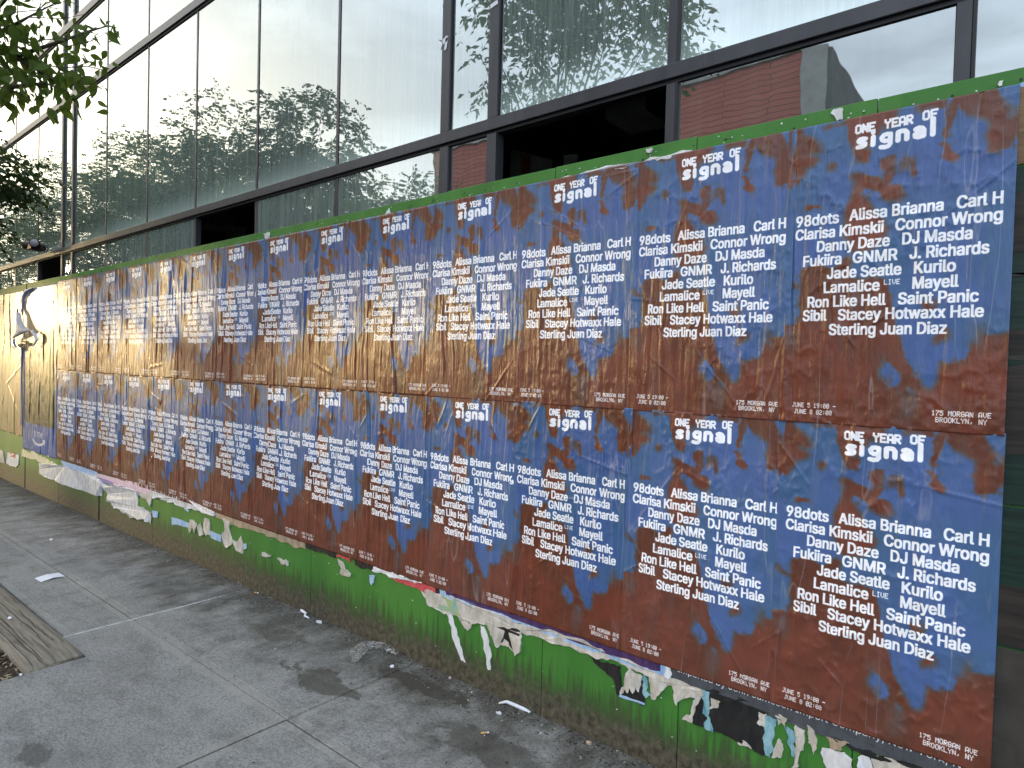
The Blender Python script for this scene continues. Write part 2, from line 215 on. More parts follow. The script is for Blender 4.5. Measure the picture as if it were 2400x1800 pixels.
GLYPHS = json.loads('''{",":[187,[[38,-119,68,71,137,71,84,-119]]],".":[187,[[95,-4,83,-3,73,1,63,9,55,18,51,29,50,41,51,53,55,64,63,73,73,81,83,85,95,87,107,85,118,81,128,73,135,64,140,53,141,41,140,29,135,18,128,9,118,1,107,-3]]],"8":[453,[[226,-7,193,-5,163,1,136,11,111,25,91,42,74,62,62,84,54,109,52,135,53,156,58,176,65,195,75,212,87,228,101,241,117,252,134,260,153,265,153,267,129,276,109,289,93,308,80,330,73,354,70,380,73,405,79,429,90,450,106,469,124,485,146,498,170,508,197,514,226,516,255,514,282,508,306,498,328,485,346,469,361,450,373,429,379,405,382,380,379,354,372,330,359,308,343,289,323,276,300,267,300,265,319,260,335,252,351,241,365,228,377,212,387,195,395,176,399,156,401,135,398,109,391,84,378,62,362,42,341,25,317,11,289,1,259,-5],[226,49,248,50,267,54,285,60,300,69,313,79,323,91,331,106,335,121,337,139,335,157,330,173,322,189,312,202,298,213,283,223,265,230,247,234,226,235,206,234,187,230,169,223,154,213,140,202,130,189,122,173,117,157,115,139,117,121,121,106,129,91,139,79,152,69,167,60,185,54,205,50],[226,290,244,291,260,294,274,300,287,308,298,318,307,330,314,344,318,359,319,376,318,392,314,407,308,420,299,432,288,442,275,449,260,455,244,459,226,460,208,459,192,455,177,449,164,442,153,432,145,420,138,407,134,392,133,376,134,359,138,344,145,330,154,318,165,308,178,300,193,294,209,291]]],"9":[453,[[226,516,256,513,285,506,310,494,333,478,352,458,368,434,380,408,387,378,389,347,387,322,382,296,373,270,359,240,340,207,315,168,200,0,130,0,301,248,307,248,302,238,295,229,287,221,278,214,268,207,257,202,245,198,232,195,218,195,188,197,161,203,137,214,116,229,98,247,83,269,72,294,66,321,64,352,66,382,73,411,85,436,101,459,120,479,143,494,168,506,196,513],[226,460,207,459,190,454,174,446,160,435,148,423,138,407,131,390,127,372,125,352,127,331,131,313,138,295,148,280,160,268,174,257,190,250,207,245,226,243,245,245,263,249,279,257,293,267,305,280,314,295,322,312,326,330,327,350,326,371,322,390,314,407,305,422,293,435,279,446,263,454,245,459]]],"A":[479,[[16,0,201,509,276,509,463,0,395,0,287,302,264,372,232,478,245,478,213,371,191,302,85,0],[110,142,110,199,370,199,370,142]]],"B":[456,[[60,0,60,509,241,509,274,507,304,501,329,491,350,477,367,461,381,442,390,421,396,398,398,374,397,353,393,336,387,320,378,307,368,295,356,286,343,278,329,272,315,267,315,262,331,260,347,254,363,245,378,234,391,220,402,203,411,184,416,161,418,136,416,111,410,88,400,67,386,48,368,31,344,18,317,8,284,2,247,0],[125,57,245,57,281,60,309,67,330,80,344,96,353,115,355,137,354,153,350,169,342,184,333,197,320,209,306,218,289,225,269,229,248,231,125,231],[125,285,238,285,256,287,273,290,288,296,302,304,314,314,323,326,330,340,335,355,336,372,333,393,326,412,313,429,294,442,270,449,240,452,125,452]]],"C":[510,[[267,-7,235,-5,205,1,177,11,150,25,126,42,104,63,86,88,70,115,57,146,48,179,42,215,40,254,42,293,48,329,57,362,70,393,86,421,104,445,126,466,150,484,177,498,205,508,235,514,267,516,293,514,317,511,340,504,362,496,383,485,402,471,419,456,435,438,448,418,459,397,467,373,473,348,408,348,404,365,397,380,389,395,380,407,369,418,357,428,344,437,330,444,315,449,300,453,284,455,267,456,237,453,209,445,184,432,161,414,141,391,125,364,113,332,106,295,103,254,106,213,113,177,125,145,141,117,161,94,184,76,210,63,237,56,267,53,284,54,300,56,315,60,330,65,344,72,357,81,369,90,380,102,389,114,397,128,404,144,408,160,473,160,467,135,459,112,448,91,435,71,420,53,402,38,383,24,363,13,341,5,317,-2,293,-6]]],"D":[502,[[219,0,96,0,96,57,215,57,254,60,288,68,318,81,343,99,363,122,379,149,390,181,397,216,399,255,397,294,390,329,379,361,364,388,344,410,320,428,291,441,258,449,221,452,93,452,93,509,225,509,261,507,294,501,325,492,353,478,385,455,412,426,433,391,446,361,455,329,460,293,462,255,460,217,455,181,446,149,433,119,417,92,398,68,376,48,351,31,322,17,291,8,256,2],[125,509,125,0,60,0,60,509]]],"E":[418,[[60,0,60,509,372,509,372,452,125,452,125,286,355,286,355,229,125,229,125,57,375,57,375,0]]],"F":[410,[[60,0,60,509,369,509,369,452,125,452,125,278,346,278,346,221,125,221,125,0]]],"G":[520,[[269,-7,236,-5,205,1,176,11,149,25,125,43,104,64,85,88,69,116,57,146,47,179,42,215,40,254,42,293,47,329,57,362,69,393,85,421,103,445,125,466,149,484,175,498,203,508,233,514,265,516,291,514,316,510,340,504,363,494,384,483,403,469,421,453,436,436,449,416,460,395,468,373,474,349,408,349,402,365,395,379,387,393,378,406,368,417,356,427,344,436,330,443,315,448,300,453,283,455,265,456,236,453,209,445,183,432,160,414,141,392,125,364,113,332,106,295,103,254,106,213,113,177,125,145,141,117,161,95,184,76,210,63,238,56,269,53,296,55,322,61,345,71,365,85,382,102,396,123,407,147,413,173,415,202,434,199,283,199,283,256,478,256,478,200,475,160,466,124,451,91,431,62,406,38,377,19,344,5,308,-4]]],"H":[517,[[60,0,60,509,125,509,125,289,392,289,392,509,457,509,457,0,392,0,392,232,125,232,125,0]]],"I":[300,[[31,0,31,57,118,57,118,452,31,452,31,509,269,509,269,452,183,452,183,57,269,57,269,0]]],"J":[396,[[185,-7,143,-2,106,11,75,33,57,55,44,81,36,111,33,145,33,173,98,173,98,145,100,117,108,93,122,74,139,61,160,53,185,50,209,53,230,61,248,74,261,93,269,117,272,145,272,509,336,509,336,145,334,111,326,81,313,55,294,33,263,11,227,-2]]],"K":[466,[[104,145,104,216,139,261,174,303,212,344,364,509,448,509,231,276,228,276],[60,0,60,509,125,509,125,334,124,225,125,193,125,0],[372,0,188,259,228,309,449,0]]],"L":[393,[[60,0,60,509,125,509,125,57,361,57,361,0]]],"M":[628,[[60,0,60,509,152,509,277,187,287,159,299,123,311,84,322,49,307,49,318,83,330,121,342,158,352,187,476,509,568,509,568,0,504,0,504,291,504,327,505,369,506,413,507,457,513,457,498,409,482,363,467,322,456,291,342,0,286,0,170,291,159,321,145,361,129,408,112,457,119,457,120,416,121,372,122,328,122,291,122,0]]],"N":[523,[[60,0,60,509,136,509,343,183,363,151,388,107,414,55,405,54,401,108,399,157,399,195,399,509,463,509,463,0,387,0,202,290,177,331,148,381,108,452,119,454,122,384,124,328,125,291,125,0]]],"P":[444,[[60,0,60,509,235,509,272,506,305,499,332,487,356,471,375,452,390,430,400,404,407,377,409,348,407,318,400,291,390,265,375,243,356,223,332,207,305,195,272,188,235,186,109,186,109,242,233,242,257,244,279,248,297,256,312,266,324,279,333,294,339,310,343,328,344,348,343,367,339,385,333,402,324,416,312,428,297,439,279,446,257,451,232,452,125,452,125,0]]],"R":[449,[[60,0,60,509,236,509,273,506,305,500,333,489,356,473,376,455,390,433,401,408,407,381,409,352,407,323,401,296,390,271,376,250,356,232,333,217,305,206,273,200,236,198,96,198,96,255,234,255,258,256,280,260,298,267,313,276,325,287,334,300,340,316,344,333,345,352,344,371,340,389,334,405,325,419,313,430,298,440,279,446,258,451,233,452,125,452,125,0],[353,0,230,229,303,229,428,0]]],"S":[446,[[224,-9,188,-7,156,-1,128,9,102,23,81,40,64,60,51,83,42,109,38,137,104,137,108,118,114,102,123,88,136,76,150,66,166,59,185,53,204,50,224,49,246,50,267,54,286,60,303,69,317,79,329,92,338,106,344,122,346,139,344,154,340,168,332,179,322,189,310,197,296,205,245,222,184,239,145,253,112,269,86,289,67,313,56,341,52,372,54,400,62,425,75,448,92,468,113,484,138,498,165,508,195,514,227,516,259,514,289,508,316,498,340,484,360,468,377,449,390,427,398,403,401,378,337,378,332,402,320,421,302,437,280,449,254,456,225,459,204,457,185,454,167,448,152,440,139,430,129,418,121,405,117,391,115,376,117,359,122,345,131,334,142,324,155,315,169,308,212,293,264,279,312,264,328,256,344,248,359,238,372,226,384,213,395,198,402,180,407,161,408,139,406,112,399,87,386,64,370,43,349,25,323,11,294,0,261,-7]]],"V":[479,[[204,0,16,509,84,509,192,206,215,137,248,31,235,31,267,138,290,206,395,509,463,509,278,0]]],"W":[686,[[155,0,16,509,82,509,163,196,175,145,187,94,197,40,189,40,200,94,211,145,224,196,306,509,380,509,462,196,474,145,486,94,497,40,488,40,499,94,510,145,523,196,603,509,670,509,530,0,455,0,368,323,351,391,336,475,350,475,335,395,318,323,230,0]]],"Y":[472,[[203,0,203,208,16,509,91,509,192,344,222,292,250,230,224,230,251,293,280,344,381,509,455,509,268,208,268,0]]],"a":[389,[[160,-9,137,-7,115,-3,94,5,76,15,60,29,48,45,38,63,32,84,30,108,32,128,36,146,43,161,53,174,64,184,78,193,92,200,108,206,125,211,178,220,234,227,247,229,257,231,265,235,271,240,274,246,276,255,276,257,275,272,272,285,267,297,260,307,251,315,240,322,227,327,212,330,196,331,178,330,163,327,149,322,137,316,127,309,118,301,110,292,104,283,100,274,41,291,51,313,64,331,79,346,95,358,114,368,133,375,153,380,173,383,194,384,239,379,255,375,271,369,286,360,300,350,312,336,322,320,330,301,335,278,337,251,337,0,277,0,277,52,272,52,252,25,242,16,229,8,215,1,199,-4,181,-7],[170,45,192,47,211,51,228,59,242,68,254,80,263,93,270,108,274,122,276,138,276,190,259,182,231,176,200,171,175,168,134,159,122,153,112,147,103,139,97,130,93,118,92,105,93,93,96,82,102,72,109,64,119,57,130,52,142,48,156,46]]],"b":[424,[[229,-8,208,-7,189,-3,172,4,159,12,147,21,138,31,118,59,112,59,112,0,53,0,53,509,114,509,114,319,118,319,137,346,147,355,158,364,171,373,188,379,207,383,229,384,259,382,287,374,313,361,335,342,354,320,370,293,381,261,388,227,390,189,388,151,381,116,370,84,355,57,336,34,313,16,288,3,260,-6],[220,47,242,49,262,55,279,66,294,80,306,97,316,117,323,139,327,163,328,189,327,215,323,239,316,261,307,281,295,298,280,311,262,322,243,328,220,330,198,328,178,322,161,312,147,299,134,282,125,263,118,241,114,216,113,189,114,162,118,138,125,115,135,95,147,78,162,65,179,55,198,49]]],"c":[395,[[207,-8,174,-5,144,3,117,16,93,35,72,58,56,85,44,116,37,150,34,187,37,225,44,260,56,291,72,318,93,341,117,360,144,374,174,382,207,384,226,384,243,381,260,377,276,371,291,364,305,356,318,346,330,335,340,322,349,308,356,293,362,277,303,262,290,289,270,311,242,325,207,330,184,328,163,321,145,310,130,296,118,278,108,258,102,236,98,212,96,187,98,163,102,139,108,117,118,97,130,80,145,66,163,55,184,49,207,46,243,52,271,66,292,89,304,117,363,102,357,86,350,70,341,56,331,43,319,32,306,21,292,12,277,5,261,-1,244,-5,226,-7]]],"d":[424,[[195,-8,165,-6,137,3,111,16,89,34,70,57,55,84,43,116,36,151,34,189,36,227,43,261,55,293,70,320,89,342,112,361,137,374,165,382,196,384,218,383,237,379,253,373,267,364,278,355,287,346,306,319,311,319,311,509,372,509,372,0,313,0,313,59,307,59,287,31,277,21,266,12,252,4,236,-3,217,-7],[205,47,226,49,246,55,263,65,278,78,290,95,299,115,306,138,310,162,312,189,310,216,306,241,300,263,290,282,278,299,263,312,246,322,227,328,205,330,182,328,162,322,145,311,130,298,118,281,108,261,102,239,98,215,96,189,98,163,102,139,109,117,118,97,130,80,145,66,162,55,182,49]]],"e":[404,[[212,-8,177,-5,145,3,117,16,92,35,72,58,56,85,44,116,37,150,34,187,36,224,44,258,55,290,71,317,91,340,115,359,142,373,172,382,205,384,226,383,246,380,266,374,285,366,303,355,319,341,334,324,347,305,357,282,365,256,370,227,371,194,371,169,75,169,75,221,338,221,310,202,308,226,304,248,298,269,288,286,277,301,263,314,246,323,227,328,205,330,183,328,164,323,146,313,131,301,119,286,109,270,102,251,97,231,96,211,96,178,98,151,102,127,110,106,121,88,135,73,151,61,169,53,190,48,212,46,227,47,241,49,254,53,265,58,276,65,285,73,294,82,300,93,306,105,365,91,358,72,348,55,335,39,320,26,302,14,283,4,261,-3,237,-7]]],"g":[425,[[207,-151,180,-149,156,-146,134,-140,114,-132,97,-122,82,-110,70,-97,59,-84,51,-69,101,-41,122,-66,131,-74,142,-82,154,-88,169,-93,187,-96,207,-97,236,-95,261,-87,282,-75,298,-58,308,-34,311,-6,311,68,306,68,287,41,277,32,266,23,252,16,236,10,217,6,195,5,165,7,138,14,113,27,90,43,71,65,55,90,43,120,36,154,34,191,36,229,43,263,55,293,71,320,90,342,112,361,138,374,166,382,196,384,218,383,237,379,253,373,267,365,279,356,288,346,308,319,313,319,313,379,372,379,372,-9,370,-40,363,-67,350,-90,334,-109,314,-124,291,-136,265,-144,237,-149],[205,59,227,61,246,66,264,75,278,87,290,103,300,121,307,142,311,166,312,193,311,219,307,242,300,264,291,283,279,299,264,312,247,322,227,328,205,330,182,328,163,322,145,312,130,298,118,282,109,262,102,241,98,218,96,193,98,167,102,144,109,123,118,104,131,88,145,76,163,66,183,61]]],"h":[410,[[114,227,114,0,53,0,53,509,114,509,114,287,102,287,116,319,132,344,152,362,175,374,200,382,227,384,252,383,275,377,295,369,313,356,328,340,341,321,350,298,355,271,357,240,357,0,296,0,296,235,293,263,286,286,273,304,256,318,235,326,210,329,192,328,176,324,161,317,147,308,136,297,126,283,119,266,115,248]]],"i":[166,[[53,0,53,379,114,379,114,0],[84,443,73,444,63,448,54,455,47,463,43,472,41,483,43,494,47,504,54,512,63,518,73,522,84,524,95,522,105,518,114,512,121,504,125,494,126,483,125,472,121,463,114,455,105,448,95,444]]],"k":[380,[[110,137,110,212,121,212,284,379,360,379,184,199,177,199],[53,0,53,509,114,509,114,0],[294,0,148,186,191,229,372,0]]],"l":[189,[[139,-2,112,0,91,8,74,20,62,37,55,59,53,84,53,509,114,509,114,99,114,83,117,71,120,62,126,57,135,53,146,52,160,53,170,54,181,3,162,-1]]],"m":[609,[[53,0,53,379,112,379,112,295,108,295,114,314,122,331,132,346,144,358,158,368,172,376,187,382,203,385,219,386,245,383,268,375,287,361,303,342,314,320,321,295,312,295,318,312,326,329,337,343,350,356,364,366,381,375,398,381,417,385,437,386,458,385,478,380,497,372,514,361,529,346,541,328,550,307,555,283,557,255,557,0,496,0,496,254,493,279,485,298,473,313,456,323,438,329,419,330,402,329,387,326,374,320,363,312,353,302,345,290,340,277,336,263,335,247,335,0,274,0,274,260,272,280,265,297,253,311,238,322,220,328,199,330,185,329,171,326,158,320,145,312,135,302,126,289,119,274,115,257,114,238,114,0]]],"n":[409,[[114,227,114,0,53,0,53,379,112,379,112,287,102,287,116,319,132,344,152,362,175,374,200,382,227,384,252,383,275,377,295,369,313,356,328,340,341,321,350,298,355,271,357,240,357,0,296,0,296,235,293,263,286,286,273,304,256,318,235,326,210,329,192,328,176,324,161,317,147,308,136,297,126,283,119,266,115,248]]],"o":[415,[[207,-8,174,-5,144,3,117,16,93,35,72,58,56,85,44,116,37,150,34,187,37,225,44,260,56,291,72,318,93,341,117,360,144,374,174,382,207,384,241,382,271,374,299,360,323,341,343,318,359,291,371,260,379,225,381,187,379,150,371,116,359,85,343,58,323,35,299,16,271,3,241,-5],[207,46,231,49,252,55,270,66,285,80,298,97,307,117,314,139,318,163,319,187,318,212,314,236,307,258,298,278,285,296,270,310,252,321,231,328,207,330,184,328,163,321,145,310,130,296,118,278,108,258,102,236,98,212,96,187,98,163,102,139,108,117,118,97,130,80,145,66,163,55,184,49]]],"p":[424,[[53,-143,53,379,112,379,112,319,118,319,137,346,147,355,158,364,171,373,188,379,207,383,229,384,259,382,287,374,313,361,335,342,354,320,370,293,381,261,388,227,390,189,388,151,381,116,370,84,355,57,336,34,313,16,288,3,260,-6,229,-8,208,-7,189,-3,173,4,159,12,147,21,138,31,118,59,114,59,114,-143],[220,47,242,49,262,55,279,66,294,80,306,97,316,117,323,139,327,163,328,189,327,215,323,239,316,261,307,281,295,298,280,311,262,322,243,328,220,330,198,328,178,322,161,312,147,299,134,282,125,263,118,241,114,216,113,189,114,162,118,138,125,115,135,95,147,78,162,65,179,55,198,49]]],"r":[259,[[53,0,53,379,112,379,112,321,115,321,124,339,137,354,152,367,171,377,191,383,213,385,229,384,243,384,243,322,230,324,207,326,190,324,174,321,159,315,146,306,135,296,126,284,119,269,115,254,114,237,114,0]]],"s":[365,[[182,-8,157,-7,133,-3,112,3,93,12,76,24,62,38,50,54,41,73,36,94,94,107,101,87,111,72,124,60,141,52,160,47,181,45,206,47,227,53,244,62,258,74,265,88,268,103,266,115,262,126,254,136,243,144,229,150,212,155,149,170,118,180,92,192,72,208,58,227,50,249,47,274,49,295,55,314,65,332,79,347,95,360,115,370,137,378,161,383,187,384,212,383,234,379,254,372,271,363,286,352,299,339,309,324,318,308,324,290,268,277,262,291,254,304,243,316,228,325,210,331,187,333,166,331,147,326,131,317,119,305,111,292,109,277,110,264,115,253,124,243,136,235,152,229,172,223,229,209,261,200,287,187,306,171,320,153,328,131,331,107,329,85,323,65,312,47,298,31,281,18,260,6,236,-2,210,-7]]],"t":[227,[[204,379,204,327,6,327,6,379],[65,471,126,471,126,98,127,83,130,70,136,61,144,55,156,51,170,50,185,51,202,54,213,2,192,-3,168,-4,138,-1,113,7,92,21,77,41,68,64,65,93]]],"u":[410,[[182,-5,158,-3,135,2,115,11,97,23,82,39,69,59,60,82,54,109,53,139,53,379,114,379,114,144,116,117,124,94,137,75,154,61,175,53,200,50,218,51,234,55,249,62,263,71,274,83,283,97,290,113,295,132,296,153,296,379,357,379,357,0,298,0,298,92,307,92,294,60,277,35,257,17,234,5,209,-3]]],"w":[567,[[138,0,23,379,87,379,133,214,154,137,175,41,165,41,186,135,206,214,252,379,316,379,362,214,382,136,402,41,391,41,413,135,434,214,480,379,545,379,429,0,368,0,319,172,305,225,291,280,277,338,291,338,277,280,263,225,248,172,199,0]]],"x":[378,[[21,0,171,218,171,171,29,379,100,379,147,306,179,253,207,206,175,206,202,253,233,306,282,379,352,379,209,169,209,214,358,0,287,0,231,85,200,136,173,182,205,182,178,136,148,85,91,0]]],"y":[389,[[47,-139,61,-86,71,-87,83,-89,94,-90,104,-89,113,-86,122,-81,130,-74,138,-64,145,-51,151,-36,163,-1,17,379,84,379,165,155,187,87,206,21,184,21,202,87,224,155,305,379,371,379,204,-58,196,-77,187,-93,177,-107,165,-119,153,-128,139,-136,125,-141,109,-144,91,-145,65,-143]]],"z":[380,[[42,0,42,46,254,320,254,323,48,323,48,379,333,379,333,331,126,60,126,56,339,56,339,0]]]," ":[187,[]]}''')
ART = json.loads('''{"brown":[[[-0.019,-0.011],[0.071,0.004],[0.097,0.03],[0.133,0.058],[0.161,0.076],[0.152,0.094],[0.086,0.09],[0.11,0.106],[0.168,0.125],[0.129,0.132],[0.094,0.14],[0.08,0.172],[0.039,0.195],[-0.008,0.198]],[[0.158,0.005],[0.271,0.002],[0.276,0.012],[0.227,0.015],[0.179,0.026]],[[0.273,-0.005],[0.52,-0.009],[0.522,0.016],[0.514,0.05],[0.45,0.062],[0.431,0.081],[0.397,0.091],[0.403,0.113],[0.384,0.132],[0.384,0.15],[0.351,0.152],[0.326,0.125],[0.309,0.102],[0.301,0.079],[0.295,0.041]],[[0.586,-0.011],[0.713,-0.011],[0.715,0.024],[0.669,0.024],[0.619,0.026],[0.591,0.025]],[[0.754,-0.011],[0.779,0.006],[0.774,0.038],[0.759,0.07],[0.741,0.101],[0.73,0.122],[0.719,0.091],[0.73,0.066],[0.707,0.039],[0.729,0.028]],[[0.771,-0.012],[0.909,-0.01],[0.918,0.022],[0.945,0.044],[0.958,0.062],[0.972,0.093],[1.0,0.08],[1.008,0.098],[1.0,0.154],[0.981,0.176],[0.915,0.194],[0.898,0.172],[0.887,0.126],[0.886,0.09],[0.85,0.066],[0.824,0.075],[0.806,0.053],[0.782,0.026]],[[0.705,0.125],[0.735,0.122],[0.749,0.152],[0.781,0.178],[0.755,0.189],[0.724,0.178],[0.737,0.164]],[[0.45,0.147],[0.514,0.138],[0.528,0.163],[0.511,0.192],[0.498,0.215],[0.486,0.242],[0.544,0.232],[0.563,0.27],[0.553,0.294],[0.494,0.289],[0.462,0.264],[0.456,0.243],[0.4,0.234],[0.357,0.219],[0.31,0.191],[0.323,0.174],[0.354,0.183],[0.387,0.19],[0.455,0.21],[0.47,0.188],[0.436,0.163]],[[0.545,0.163],[0.592,0.151],[0.605,0.206],[0.586,0.213],[0.575,0.171],[0.556,0.189],[0.539,0.181]],[[0.331,0.213],[0.384,0.232],[0.37,0.263],[0.408,0.281],[0.42,0.318],[0.467,0.343],[0.491,0.377],[0.483,0.398],[0.44,0.416],[0.379,0.434],[0.343,0.435],[0.303,0.385],[0.29,0.333],[0.309,0.291]],[[0.083,0.279],[0.113,0.266],[0.176,0.268],[0.165,0.278],[0.103,0.283]],[[0.191,0.151],[0.224,0.135],[0.243,0.141],[0.235,0.152],[0.204,0.16]],[[0.088,0.476],[0.165,0.471],[0.245,0.479],[0.288,0.466],[0.321,0.446],[0.345,0.469],[0.324,0.515],[0.486,0.532],[0.509,0.562],[0.525,0.588],[0.517,0.609],[0.538,0.661],[0.558,0.712],[0.586,0.759],[0.603,0.795],[0.641,0.82],[0.647,0.848],[0.654,0.863],[0.682,0.878],[0.707,0.874],[0.726,0.848],[0.727,0.813],[0.734,0.784],[0.766,0.793],[0.817,0.789],[0.857,0.765],[0.881,0.728],[0.897,0.677],[0.911,0.695],[0.923,0.704],[1.025,0.695],[1.027,1.013],[-0.025,1.009],[-0.044,0.672],[0.061,0.669],[0.086,0.63],[0.08,0.574],[0.097,0.543]],[[0.003,0.492],[0.034,0.509],[0.085,0.55],[0.074,0.547],[0.011,0.524]],[[0.76,0.675],[0.724,0.706],[0.707,0.738],[0.716,0.739],[0.74,0.72],[0.776,0.696]],[[0.641,0.602],[0.713,0.6],[0.71,0.625],[0.663,0.631]]],"blue":[[[0.487,0.792],[0.533,0.794],[0.564,0.814],[0.583,0.85],[0.567,0.874],[0.527,0.868],[0.491,0.84],[0.473,0.815]],[[0.592,0.868],[0.638,0.874],[0.654,0.898],[0.619,0.896]],[[0.914,0.011],[0.995,0.005],[1.0,0.024],[0.994,0.058],[0.976,0.093],[0.958,0.062],[0.94,0.043]],[[0.381,-0.104],[0.411,-0.107],[0.423,-0.076],[0.392,-0.067]]],"gray":[[[0.014,0.685],[0.08,0.677],[0.094,0.717],[0.061,0.773],[0.022,0.733]],[[0.473,0.763],[0.509,0.756],[0.52,0.778],[0.48,0.786]],[[0.629,0.806],[0.652,0.794],[0.658,0.82]],[[0.588,0.868],[0.654,0.895],[0.633,0.971],[0.574,0.98],[0.585,0.915]],[[0.813,0.038],[0.843,0.035],[0.867,0.062],[0.832,0.07]],[[0.868,0.666],[0.9,0.653],[0.908,0.714],[0.882,0.755],[0.868,0.728]]]}''')
